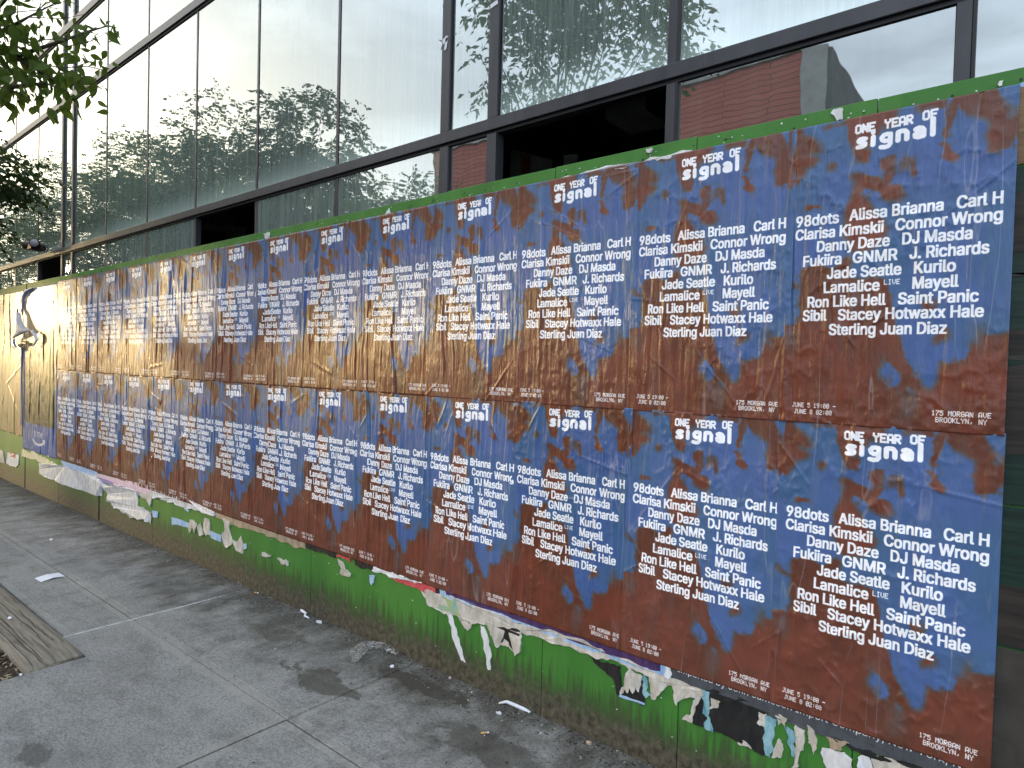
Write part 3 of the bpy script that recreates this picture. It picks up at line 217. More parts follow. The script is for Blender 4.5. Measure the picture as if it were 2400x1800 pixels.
SCRAPS = json.loads('''[["charcoal",2,"long charcoal paper strip with cut off white lettering showing under the rightmost lower posters",[[-1.122,0.468],[-0.742,0.469],[-0.511,0.466],[-0.262,0.466],[-0.086,0.46],[-0.184,0.397],[-0.275,0.396],[-0.452,0.392],[-0.53,0.393],[-0.639,0.393],[-0.739,0.398],[-0.872,0.411],[-0.989,0.406],[-1.122,0.401]]],["black",0,"largest black torn poster remnant low on the green boards at right",[[-0.989,0.393],[-1.024,0.33],[-1.028,0.297],[-1.017,0.26],[-0.984,0.259],[-0.933,0.26],[-0.853,0.256],[-0.739,0.248],[-0.738,0.394],[-0.74,0.423],[-0.916,0.418]]],["black",0,"black wedge of old poster hanging below the purple strip",[[-1.495,0.377],[-1.373,0.38],[-1.342,0.38],[-1.344,0.271],[-1.352,0.253],[-1.373,0.31],[-1.435,0.34]]],["black",0,"small black square remnant with a pale toothed top edge",[[-1.236,0.356],[-1.224,0.257],[-1.291,0.252],[-1.343,0.251],[-1.32,0.298]]],["cream",1,"pale jagged paper over the small black square remnant",[[-1.337,0.293],[-1.301,0.388],[-1.242,0.373],[-1.241,0.342],[-1.255,0.301],[-1.269,0.321],[-1.282,0.287],[-1.296,0.307],[-1.308,0.278],[-1.323,0.29],[-1.341,0.257]]],["blueedge",1,"thin pale blue edge under the small black square remnant",[[-1.349,0.252],[-1.227,0.256],[-1.225,0.266],[-1.341,0.261]]],["teal",1,"teal sliver beside the small black square remnant",[[-1.237,0.384],[-1.218,0.362],[-1.221,0.318],[-1.2,0.306],[-1.223,0.288],[-1.238,0.341]]],["cream",1,"ragged cream scrap right of the teal sliver",[[-1.216,0.386],[-1.164,0.389],[-1.131,0.367],[-1.157,0.335],[-1.179,0.296],[-1.197,0.293],[-1.204,0.338]]],["cream",1,"cream scrap with pointed teeth beside the panel joint",[[-1.111,0.383],[-1.075,0.391],[-1.021,0.382],[-0.983,0.372],[-1.025,0.362],[-1.073,0.332],[-1.089,0.303],[-1.102,0.331]]],["cream",1,"narrow cream curve along the left of the large black remnant",[[-0.984,0.381],[-1.007,0.364],[-1.022,0.331],[-1.03,0.287],[-1.063,0.259],[-1.022,0.259],[-1.018,0.291],[-1.01,0.331]]],["teal",1,"upright teal strip crossing the large black remnant",[[-0.98,0.405],[-0.955,0.404],[-0.958,0.313],[-0.938,0.256],[-0.972,0.259],[-0.98,0.328]]],["cream",1,"rounded cream scrap right of the upright teal strip",[[-0.951,0.383],[-0.913,0.383],[-0.919,0.359],[-0.957,0.334]]],["cream",1,"cream scrap at the right end of the large black remnant",[[-0.771,0.395],[-0.742,0.399],[-0.746,0.347],[-0.775,0.353]]],["cream",1,"small cream flecks low on the large black remnant",[[-0.845,0.268],[-0.828,0.27],[-0.81,0.268],[-0.791,0.252],[-0.823,0.25],[-0.84,0.248]]],["teal",1,"teal strip at the far right of the large black remnant",[[-0.746,0.396],[-0.707,0.389],[-0.72,0.296],[-0.726,0.246],[-0.741,0.249]]],["cream",0,"pale blue and cream collage under the charcoal strip, left piece",[[-0.715,0.411],[-0.671,0.406],[-0.677,0.362],[-0.69,0.387],[-0.702,0.37]]],["cream",1,"cream tooth between two teal pieces under the charcoal strip",[[-0.698,0.325],[-0.679,0.291],[-0.688,0.258],[-0.719,0.249],[-0.707,0.301]]],["teal",1,"bright teal piece under the charcoal strip",[[-0.674,0.38],[-0.64,0.368],[-0.641,0.281],[-0.653,0.283],[-0.668,0.32]]],["cream",2,"long cream drip shaped remnant under the charcoal strip",[[-0.643,0.396],[-0.61,0.388],[-0.614,0.317],[-0.627,0.254],[-0.651,0.238],[-0.64,0.315]]],["cream",1,"thin cream tooth right of the drip shaped remnant",[[-0.605,0.41],[-0.581,0.399],[-0.581,0.314],[-0.6,0.351]]],["kraft",1,"tan paper patch under the charcoal strip near the corner",[[-0.545,0.393],[-0.47,0.399],[-0.494,0.366],[-0.529,0.355]]],["white",0,"wide whitish remnant at the bottom edge of the photo",[[-0.555,0.349],[-0.486,0.361],[-0.461,0.347],[-0.467,0.219],[-0.523,0.194],[-0.541,0.29]]],["white",0,"second whitish remnant at the bottom edge of the photo",[[-0.456,0.302],[-0.444,0.362],[-0.428,0.392],[-0.403,0.356],[-0.386,0.255],[-0.446,0.228]]],["cream",0,"speckled tan remnant in the bottom right corner",[[-0.408,0.389],[-0.338,0.394],[-0.274,0.384],[-0.262,0.311],[-0.379,0.258]]],["blackedge",1,"curled black edge under the charcoal strip",[[-0.531,0.399],[-0.452,0.392],[-0.358,0.392],[-0.244,0.396],[-0.243,0.386],[-0.357,0.381],[-0.452,0.38],[-0.523,0.388]]],["purple",2,"purple strip of old poster showing below the lower row",[[-2.405,0.484],[-1.944,0.486],[-1.737,0.475],[-1.343,0.468],[-1.162,0.465],[-1.163,0.418],[-1.259,0.406],[-1.426,0.413],[-1.606,0.411],[-1.816,0.421],[-1.942,0.418],[-2.025,0.423],[-2.394,0.42]]],["blueedge",1,"bright blue paper edge along the bottom of the purple strip",[[-2.439,0.476],[-2.396,0.486],[-2.385,0.428],[-2.025,0.428],[-1.942,0.422],[-1.606,0.416],[-1.426,0.418],[-1.259,0.411],[-1.163,0.423],[-1.162,0.465],[-1.134,0.465],[-1.137,0.406],[-1.165,0.405],[-1.259,0.397],[-1.425,0.403],[-1.605,0.404],[-1.815,0.413],[-1.942,0.41],[-2.024,0.411],[-2.428,0.414]]],["white",3,"small white paper tab between the purple and charcoal strips",[[-1.137,0.454],[-1.117,0.454],[-1.122,0.401],[-1.139,0.405]]],["cream",0,"long cream band of torn paper beneath the purple strip",[[-2.585,0.407],[-2.437,0.421],[-2.292,0.427],[-1.942,0.419],[-1.942,0.411],[-1.569,0.437],[-1.369,0.416],[-1.13,0.41],[-0.982,0.402],[-0.988,0.37],[-1.114,0.376],[-1.216,0.382],[-1.323,0.391],[-1.483,0.381],[-1.655,0.381],[-1.876,0.373],[-1.941,0.375],[-2.075,0.34],[-2.281,0.328],[-2.514,0.334]]],["tealyellow",1,"yellow green and teal painted patch at the left end of the cream band",[[-2.437,0.412],[-2.292,0.418],[-2.285,0.338],[-2.443,0.339]]],["red",1,"red paper strip below the fourth lower poster from the right",[[-2.853,0.413],[-2.465,0.47],[-2.462,0.409],[-2.59,0.405],[-2.704,0.402]]],["black",1,"short black strip left of the bright blue paper edge",[[-2.47,0.469],[-2.43,0.472],[-2.435,0.413],[-2.465,0.413]]],["white",2,"curved white paper strip hanging below the fifth lower poster from the right",[[-2.979,0.458],[-2.706,0.465],[-2.715,0.444],[-2.555,0.456],[-2.628,0.431],[-2.802,0.416],[-2.853,0.425],[-2.994,0.419]]],["black",1,"black paper piece left of the curved white strip",[[-3.166,0.46],[-2.974,0.459],[-2.986,0.412],[-3.164,0.418]]],["red",1,"small red rectangle of paper under the sixth lower poster from the right",[[-3.358,0.47],[-3.211,0.464],[-3.208,0.426],[-3.345,0.422]]],["black",1,"dark brown strip left of the small red rectangle",[[-3.694,0.464],[-3.376,0.466],[-3.357,0.42],[-3.523,0.415],[-3.686,0.418]]],["kraft",1,"tan paper band below the seventh and eighth lower posters from the right",[[-4.936,0.47],[-4.324,0.476],[-4.017,0.474],[-3.694,0.464],[-3.69,0.41],[-4.015,0.401],[-4.322,0.41],[-4.915,0.406]]],["white",1,"left hand white streak running down the green board to the ground",[[-2.387,0.336],[-2.344,0.338],[-2.308,0.272],[-2.237,0.116],[-2.269,0.118],[-2.34,0.233]]],["white",1,"right hand white streak running down the green board to the ground",[[-2.144,0.333],[-2.119,0.334],[-2.069,0.224],[-2.067,0.131],[-2.087,0.13],[-2.118,0.261]]],["black",1,"black torn remnant with long cream teeth below the cream band",[[-2.084,0.378],[-1.885,0.379],[-1.883,0.33],[-1.928,0.272],[-1.954,0.303],[-1.984,0.312],[-2.012,0.269],[-2.051,0.304],[-2.067,0.328]]],["cream",0,"cream teeth around the black torn remnant",[[-2.091,0.367],[-1.878,0.376],[-1.879,0.314],[-1.882,0.28],[-1.916,0.248],[-1.935,0.27],[-1.983,0.278],[-2.005,0.277],[-2.026,0.257],[-2.046,0.282],[-2.07,0.31]]],["cream",1,"tiny black and cream tooth under the yellow green patch",[[-2.293,0.324],[-2.191,0.328],[-2.222,0.284],[-2.247,0.289],[-2.263,0.302]]],["cream",1,"torn cream scrap with a blue corner under the small red rectangle",[[-3.333,0.418],[-3.279,0.408],[-3.26,0.369],[-3.202,0.354],[-3.207,0.335],[-3.265,0.332],[-3.312,0.329],[-3.295,0.368]]],["blueedge",1,"small blue leaf shaped scrap on the green board",[[-3.025,0.387],[-2.975,0.395],[-2.984,0.349],[-3.004,0.332],[-3.021,0.354]]],["cream",1,"left of two tiny grey paper smears on the green board",[[-4.23,0.279],[-4.161,0.277],[-4.093,0.287],[-4.145,0.256],[-4.222,0.248]]],["cream",1,"right of two tiny grey paper smears on the green board",[[-4.025,0.28],[-3.952,0.28],[-3.881,0.287],[-3.887,0.254],[-3.98,0.25]]],["silver",2,"large crumpled white sheet hanging below the leftmost lower posters",[[-9.442,0.317],[-8.823,0.374],[-8.185,0.396],[-7.447,0.401],[-7.267,0.343],[-7.343,0.214],[-7.507,0.196],[-8.489,0.177],[-9.415,0.185]]],["blueedge",3,"blue strip along the top of the crumpled white sheet",[[-8.617,0.437],[-7.965,0.448],[-7.464,0.447],[-7.486,0.39],[-7.963,0.379],[-8.495,0.383]]],["pink",3,"pale pink paper strip under the fourth lower poster from the left",[[-7.547,0.431],[-6.131,0.486],[-6.123,0.41],[-6.975,0.371],[-7.512,0.363]]],["violet",3,"violet tinted edge left of the pale pink strip",[[-7.563,0.399],[-7.021,0.399],[-7.005,0.372],[-7.545,0.359]]],["silver",1,"thick ragged white paper clump hanging below the pale pink strip",[[-7.315,0.348],[-6.829,0.391],[-6.412,0.394],[-6.421,0.264],[-6.123,0.249],[-6.132,0.148],[-6.248,0.176],[-6.43,0.139],[-6.593,0.123],[-6.793,0.173],[-6.969,0.156],[-7.153,0.196],[-7.186,0.272]]],["cream",2,"small cream scrap right of the ragged white clump",[[-6.412,0.394],[-6.091,0.42],[-6.15,0.302],[-6.227,0.347],[-6.331,0.348]]],["silver",2,"thin silver grey edge under the middle of the lower row",[[-6.18,0.459],[-4.936,0.488],[-4.924,0.418],[-5.456,0.398],[-6.029,0.393],[-6.153,0.411]]],["blueedge",1,"pale blue square scrap alone on the green board",[[-6.099,0.273],[-5.976,0.283],[-5.987,0.225],[-6.085,0.214]]],["blueedge",1,"small pale blue scrap just under the silver grey edge",[[-5.457,0.42],[-5.372,0.424],[-5.381,0.375],[-5.456,0.382]]],["blueedge",1,"smeared pale blue patch left of the torn cream triangles",[[-5.695,0.279],[-5.572,0.285],[-5.368,0.287],[-5.366,0.249],[-5.604,0.231],[-5.689,0.219]]],["cream",1,"leftmost torn cream triangle on the green board",[[-5.348,0.319],[-5.234,0.31],[-5.272,0.218],[-5.325,0.256],[-5.365,0.201],[-5.387,0.245]]],["cream",1,"thin upright cream triangle on the green board",[[-5.174,0.325],[-5.153,0.287],[-5.111,0.239],[-5.18,0.217],[-5.219,0.275]]],["cream",1,"cream scrap with a notch above the pale blue streak",[[-5.106,0.364],[-5.024,0.374],[-4.986,0.262],[-5.072,0.237],[-5.123,0.283]]],["blueedge",1,"pale blue streak beside the panel joint",[[-5.016,0.288],[-4.822,0.288],[-4.826,0.234],[-4.985,0.235]]],["cream",1,"tall cream scrap hanging just right of the panel joint",[[-4.814,0.427],[-4.687,0.418],[-4.703,0.358],[-4.647,0.264],[-4.743,0.206],[-4.808,0.268],[-4.766,0.347]]],["cream",1,"cluster of pointed cream flakes at the right of the scraps",[[-4.639,0.287],[-4.57,0.287],[-4.529,0.338],[-4.481,0.27],[-4.491,0.213],[-4.585,0.216],[-4.612,0.245]]],["blueedge",1,"round pale blue flake right of the pointed cream flakes",[[-4.485,0.283],[-4.452,0.297],[-4.438,0.262],[-4.475,0.246]]],["white",1,"white and red scrap hanging at the far left of the boards",[[-10.847,0.299],[-10.318,0.323],[-10.315,0.202],[-10.449,0.141],[-10.901,0.135]]],["red",2,"red corner on the far left scrap",[[-10.704,0.301],[-10.454,0.315],[-10.463,0.265],[-10.674,0.255]]],["cream",1,"greyish remnant at the left edge of the photo",[[-11.644,0.3],[-11.083,0.291],[-10.989,0.125],[-11.638,0.083]]],["goldfringe",3,"yellow torn fringe along the foot of the blue poster",[[-10.136,0.417],[-9.83,0.404],[-9.636,0.439],[-9.445,0.416],[-9.261,0.407],[-9.082,0.399],[-8.865,0.383],[-8.739,0.37],[-9.169,0.334],[-9.633,0.338],[-10.186,0.315]]],["white",2,"white torn patch above the black opening on the top strip",[[-0.603,2.512],[-0.595,2.524],[-0.566,2.522],[-0.566,2.484],[-0.583,2.482],[-0.591,2.5]]],["white",2,"small white torn flake at the right of the top strip",[[-0.149,2.493],[-0.145,2.502],[-0.136,2.501],[-0.138,2.487],[-0.144,2.486]]],["white",2,"white triangle of paper on the top strip near the middle of the hoarding",[[-2.953,2.473],[-2.918,2.511],[-2.902,2.476]]],["white",2,"white scrap on the top strip above the eighth poster from the right",[[-4.277,2.519],[-4.201,2.519],[-4.205,2.479],[-4.248,2.476]]],["white",2,"pale flake on the top strip right of the open bay",[[-1.298,2.528],[-1.27,2.527],[-1.277,2.508],[-1.29,2.51]]],["white",0.4,"long thin white paper edge above the third and fourth posters from the right",[[-1.731,2.48],[-1.441,2.488],[-1.1,2.485],[-1.098,2.472],[-1.44,2.471],[-1.727,2.462]]],["blueedge",1.5,"blue and white paper sliver at the top right corner of the hoarding",[[-0.103,2.481],[-0.065,2.483],[-0.065,2.473],[-0.101,2.474]]]]''')
# ---------------------------------------------------------------- poster artwork (flat print, drawn here in memory)
def raster(polys, W, H, ss=2):
    """non-zero winding fill of polygons given in unit square (v down) -> coverage HxW"""
    Ws, Hs = W * ss, H * ss
    acc = np.zeros((Hs, Ws + 2), np.float32)
    P0 = []; P1 = []
    for p in polys:
        a = np.asarray(p, np.float64); P0.append(a); P1.append(np.roll(a, -1, 0))
    if not P0: return np.zeros((H, W), np.float32)
    P0 = np.concatenate(P0) * [Ws, Hs]; P1 = np.concatenate(P1) * [Ws, Hs]
    for (x0, y0), (x1, y1) in zip(P0, P1):
        if y0 == y1: continue
        s = 1.0
        if y0 > y1: x0, y0, x1, y1, s = x1, y1, x0, y0, -1.0
        a, b = max(0, math.ceil(y0 - .5)), min(Hs - 1, math.ceil(y1 - .5) - 1)
        if b < a: continue
        ys = np.arange(a, b + 1); xs = x0 + (ys + .5 - y0) * (x1 - x0) / (y1 - y0)
        xi = np.clip(np.ceil(xs - .5), 0, Ws).astype(int)
        np.add.at(acc, (ys, xi), s)
    w = (np.abs(np.cumsum(acc, 1)[:, :Ws]) > .5).astype(np.float32)
    return w.reshape(H, ss, W, ss).mean((1, 3))
def blur(a, r):
    if r < .5: return a
    k = np.exp(-np.arange(-int(3 * r), int(3 * r) + 1) ** 2 / (2 * r * r)); k /= k.sum()
    n = len(k) // 2
    for ax in (0, 1):
        p = np.pad(a, [(n, n) if i == ax else (0, 0) for i in (0, 1)], mode='edge')
        a = sum(k[i] * np.take(p, range(i, i + a.shape[ax]), axis=ax) for i in range(len(k))) if len(k) < 12 else \
            np.apply_along_axis(lambda v: np.convolve(v, k, 'valid'), ax, p)
    return a
def vnoise(H, W, cells_y, cells_x, seed, oct=4, rough=.55):
    rs = np.random.RandomState(seed); out = np.zeros((H, W)); amp = 1.; tot = 0
    for o in range(oct):
        cy, cx = int(max(1, cells_y * 2 ** o)), int(max(1, cells_x * 2 ** o))
        g = rs.rand(cy + 2, cx + 2)
        y = np.linspace(0, cy, H, endpoint=False); x = np.linspace(0, cx, W, endpoint=False)
        yi, xi = y.astype(int), x.astype(int); fy, fx = y - yi, x - xi
        fy = (fy * fy * (3 - 2 * fy))[:, None]; fx = (fx * fx * (3 - 2 * fx))[None]
        a = g[yi][:, xi]; b = g[yi][:, xi + 1]; c = g[yi + 1][:, xi]; d = g[yi + 1][:, xi + 1]
        out += amp * (a * (1 - fy) * (1 - fx) + b * (1 - fy) * fx + c * fy * (1 - fx) + d * fy * fx)
        tot += amp; amp *= rough
    return out / tot
def phrase(s, u0, u1, v, cap, asp):
    """outline polygons of a phrase, baseline v, spanning u0..u1, cap height cap (v units); asp = H/W metres ratio"""
    adv = 0; items = []
    for ch in s:
        w, cs = GLYPHS[ch]; items.append((adv, cs)); adv += w
    xs = [a + c[i] for a, cs in items for c in cs for i in range(0, len(c), 2)]
    lo, hi = min(xs), max(xs); k = (u1 - u0) / (hi - lo); ky = cap / 509.0
    return [[(u0 + (a + c[i] - lo) * k, v - c[i + 1] * ky) for i in range(0, len(c), 2)] for a, cs in items for c in cs]
FONT5 = {'J': '00111000100001000010000101001001100', 'U': '10001100011000110001100011000101110', 'N': '10001110011010110101101011001110001', 'E': '11111100001000011110100001000011111',
 '5': '11111100001111000001000011000101110', '1': '00100011000010000100001000010001110', '9': '01110100011000101111000010001001100', ':': '00000001000010000000001000010000000',
 '0': '01110100011001110101110011000101110', '8': '01110100011000101110100011000101110', '2': '01110100010000100110010001000011111', '7': '11111000010001000100010000100001000',
 'M': '10001110111010110101100011000110001', 'O': '01110100011000110001100011000101110', 'R': '11110100011000111110101001001010001', 'G': '01110100011000010111100011000101110',
 'A': '01110100011000110001111111000110001', 'V': '10001100011000110001100010101000100', 'B': '11110100011000111110100011000111110', 'K': '10001100101010011000101001001010001',
 'L': '10000100001000010000100001000011111', 'Y': '10001100010101000100001000010000100', ',': '00000000000000000000001000010001000', 'I': '01110001000010000100001000010001110',
 'F': '11111100001000011110100001000010000', '-': '00000000000000011111000000000000000', ' ': '0' * 35}
def pixtext(s, u0, u1, v, cap, fat=0.0):
    n = len(s); cw = (u1 - u0) / (n * 6 - 1); ch = cap / 7.0; out = []
    for i, c in enumerate(s):
        bits = FONT5[c]
        for r in range(7):
            for q in range(5):
                if bits[r * 5 + q] == '1':
                    x = u0 + (i * 6 + q) * cw; y = v - cap + r * ch; fx, fy = fat * cw, fat * ch
                    out.append([(x - fx, y - fy), (x + cw + fx, y - fy), (x + cw + fx, y + ch + fy), (x - fx, y + ch + fy)])
    return out
def capsule(p, q, r, asp, n=8):
    (x0, y0), (x1, y1) = p, q; a = math.atan2((y1 - y0) * asp, x1 - x0); out = []
    for k in range(n + 1):
        t = a + math.pi / 2 + math.pi * k / n; out.append((x0 + r * math.cos(t), y0 + r * math.sin(t) / asp))
    for k in range(n + 1):
        t = a - math.pi / 2 + math.pi * k / n; out.append((x1 + r * math.cos(t), y1 + r * math.sin(t) / asp))
    return out
def stroke(pts, r, asp): return [capsule(pts[i], pts[i + 1], r, asp) for i in range(len(pts) - 1)]
PH_ASP = 1.021 / .638
def concert_art(W=1024, H=1640):
    ax = PH_ASP
    yy, xx = np.mgrid[0:H, 0:W]
    def field(key, r):
        return blur(raster(ART[key], W // 2, H // 2, 1), r).astype(np.float32)
    fb, fl, fg = field('brown', 2.2), field('blue', 4.0), field('gray', 13.0)
    h2, w2 = fb.shape
    # domain warp so that the traced outlines get the ragged brushed edge of the print
    wx = (vnoise(h2, w2, 20, 14, 5, 4) - .5) * 22 + (vnoise(h2, w2, 60, 50, 8, 2) - .5) * 7; wy = (vnoise(h2, w2, 16, 14, 6, 5) - .5) * 30
    ys = np.clip(np.arange(h2)[:, None] + wy, 0, h2 - 1).astype(int); xs = np.clip(np.arange(w2)[None] + wx, 0, w2 - 1).astype(int)
    fb, fl = fb[ys, xs], fl[ys, xs]
    f = np.clip(fb - fl, 0, 1); f = np.clip(f * 1.25, 0, 1)
    # part of the outline is crisp, part is airbrushed; small spatters sit along the edges
    sp_ = (vnoise(h2, w2, 46, 30, 31, 4, .6) - .5) * 3.0; near_ = blur(f, 11.0); near_ = 4 * near_ * (1 - near_)
    f = np.clip(f + sp_ * near_ * .70 * (np.abs(sp_) > .26), 0, 1)
    soft = np.clip((vnoise(h2, w2, 9, 7, 33, 2) - .42) * 6, 0, 1)
    f = blur(f, .8) * (1 - soft) + blur(f, 5.0) * soft; f = f * f * (3 - 2 * f)
    up = lambda a: np.repeat(np.repeat(a, 2, 0), 2, 1)[:H, :W]
    f = blur(up(f), 1.6)[..., None]; g = blur(up(np.clip(fg * (.5 + vnoise(h2, w2, 18, 12, 9, 3)), 0, 1)), 1.6)[..., None]
    t = np.clip((vnoise(H, W, 5, 4, 11, 4) - .42) * 4, 0, 1)[..., None]
    t = t * .75
    blue = np.array([.200, .365, .545]) * (1 - t) + np.array([.225, .350, .605]) * t
    t2 = np.clip((vnoise(H, W, 7, 5, 21, 4) - .42) * 4, 0, 1)[..., None]
    brown = np.array([.385, .180, .085]) * (1 - t2) + np.array([.455, .195, .090]) * t2
    mid = np.array([.36, .33, .33])
    col = blue * (1 - f) + brown * f
    edge = 4 * f * (1 - f) * .7
    col = col * (1 - edge) + mid * edge
    col = col * (1 - .75 * g) + np.array([.36, .34, .36]) * .75 * g
    cap = .0352
    T = []
    for s, u0, u1, v in [('98dots', .055, .265, .335), ('Alissa Brianna', .318, .726, .333), ('Carl H', .782, .955, .332), ('Clarisa Kimskii', .053, .475, .380), ('Connor Wrong', .531, .956, .380),
        ('Danny Daze', .166, .505, .4255), ('DJ Masda', .563, .845, .4255), ('Fukiira', .099, .285, .4715), ('GNMR', .343, .541, .4715), ('J. Richards', .597, .911, .4715),
        ('Jade Seatle', .221, .560, .5175), ('Kurilo', .618, .785, .5175), ('Lamalice', .208, .467, .564), ('Mayell', .614, .799, .564), ('Ron Like Hell', .130, .497, .6105), ('Saint Panic', .555, .879, .6105),
        ('Sibil', .108, .223, .6555), ('Stacey Hotwaxx Hale', .282, .901, .6555), ('Sterling Juan Diaz', .241, .759, .7035)]:
        T += phrase(s, u0, u1, v, cap, ax)
    base = raster(T, W, H, 3)
    sh = 3                                                         # a medium-bold weight: thicken the strokes a little
    th = base.copy()
    for dx in range(-sh, sh + 1):
        for dy in range(-2, 3): th = np.maximum(th, np.roll(np.roll(base, dx, 1), dy, 0))
    P = []
    P += pixtext('LIVE', .488, .558, .5475, .0165, .12)
    P += pixtext('JUNE 5 19:00 -', .066, .285, .9485, .0155, .10); P += pixtext('JUNE 8 02:00', .078, .268, .9705, .0155, .10)
    P += pixtext('175 MORGAN AVE', .714, .948, .951, .0155, .12); P += pixtext('BROOKLYN, NY', .731, .933, .971, .0155, .12)
    P += pixtext('ONE', .330, .420, .0545, .0275, .46); P += pixtext('YEAR', .463, .585, .0545, .0275, .46); P += pixtext('OF', .627, .688, .0515, .0275, .46)
    r = .0122
    S = []
    S += stroke([(.379, .0755), (.366, .0735), (.352, .0745), (.346, .0800), (.352, .0845), (.366, .0868), (.377, .0905), (.377, .0960), (.366, .0995), (.343, .0990)], r * .92, ax)
    S += stroke([(.412, .058), (.412, .060)], .011, ax) + stroke([(.413, .074), (.413, .099)], r, ax)
    S += stroke([(.489, .0755), (.476, .0725), (.461, .0745), (.452, .0815), (.456, .0895), (.468, .0940), (.487, .0925)], r * .95, ax) + stroke([(.490, .074), (.490, .1045), (.483, .1110), (.468, .1130), (.450, .1110)], r * .95, ax)
    S += stroke([(.524, .099), (.524, .0735), (.538, .0715), (.553, .0725), (.562, .080), (.562, .099)], r, ax)
    S += stroke([(.599, .0745), (.612, .0715), (.625, .0740), (.633, .081), (.633, .0985), (.612, .1000), (.599, .0965), (.597, .0900), (.608, .0860), (.630, .0860)], r * .98, ax)
    S += stroke([(.670, .052), (.671, .099)], r, ax)
    ink = np.maximum(np.maximum(np.clip(th, 0, 1), raster(P, W, H, 3)), blur(raster(S, W, H, 2), .8))
    ink = np.clip(blur(ink, .55), 0, 1)[..., None]
    col = col * (1 - ink) + np.array([.99, .99, 1.0]) * ink
    return col
def to_image(name, col):
    H, W = col.shape[:2]
    im = bpy.data.images.new(name, W, H, alpha=False)
    a = np.ones((H, W, 4), np.float32); a[..., :3] = np.clip(col, 0, 1)[::-1]
    im.pixels.foreach_set(a.ravel()); im.update(); im.pack(); return im
IMG_CONCERT = to_image('concert_print', concert_art())

def prime_art(W=512, H=820):
    v, u = np.mgrid[0:H, 0:W]; u = u / W; v = v / H
    blue = np.array([.16, .36, .66]); col = np.ones((H, W, 3)) * blue
    n = vnoise(H, W, 14, 10, 3, 5); n2 = vnoise(H, W, 6, 40, 4, 4)
    gold = np.array([.56, .46, .20]); dark = np.array([.09, .085, .07]); olive = np.array([.28, .27, .17])
    t = np.clip((n - .45) * 4, 0, 1)[..., None]; pic = gold * t + olive * (1 - t)
    d = np.clip((.21 - v + (n - .5) * .2) * 9, 0, 1)[..., None] + np.clip((v - .66 + (n2 - .5) * .3) * 6, 0, 1)[..., None] * .6
    pic = pic * (1 - np.clip(d, 0, 1)) + dark * np.clip(d, 0, 1)
    rr = np.hypot(np.clip(np.abs(u - .5) - .32, 0, 9), np.clip(.17 - v, 0, 9) * 1.56)
    inside = ((u > .06) & (u < .965) & (v > .06) & (v < .83) & ~((v < .17) & (rr > .14)))[..., None]
    col = np.where(inside, pic, col)
    T = phrase('prime original', .38, .66, .115, .016, 1.5)
    T += phrase('prime', .36, .62, .905, .045, 1.5)
    T += phrase('NewYork', .34, .46, .70, .012, 1.5) if False else []
    S = stroke([(.33, .925), (.40, .945), (.50, .951), (.60, .943), (.68, .922)], .011, 1.5) + stroke([(.63, .917), (.69, .918), (.675, .938)], .009, 1.5)
    ink = np.clip(raster(T, W, H, 3) + raster(S, W, H, 3), 0, 1)[..., None]
    return col * (1 - ink) + np.array([.9, .92, .95]) * ink
IMG_PRIME = to_image('blue_print', prime_art())

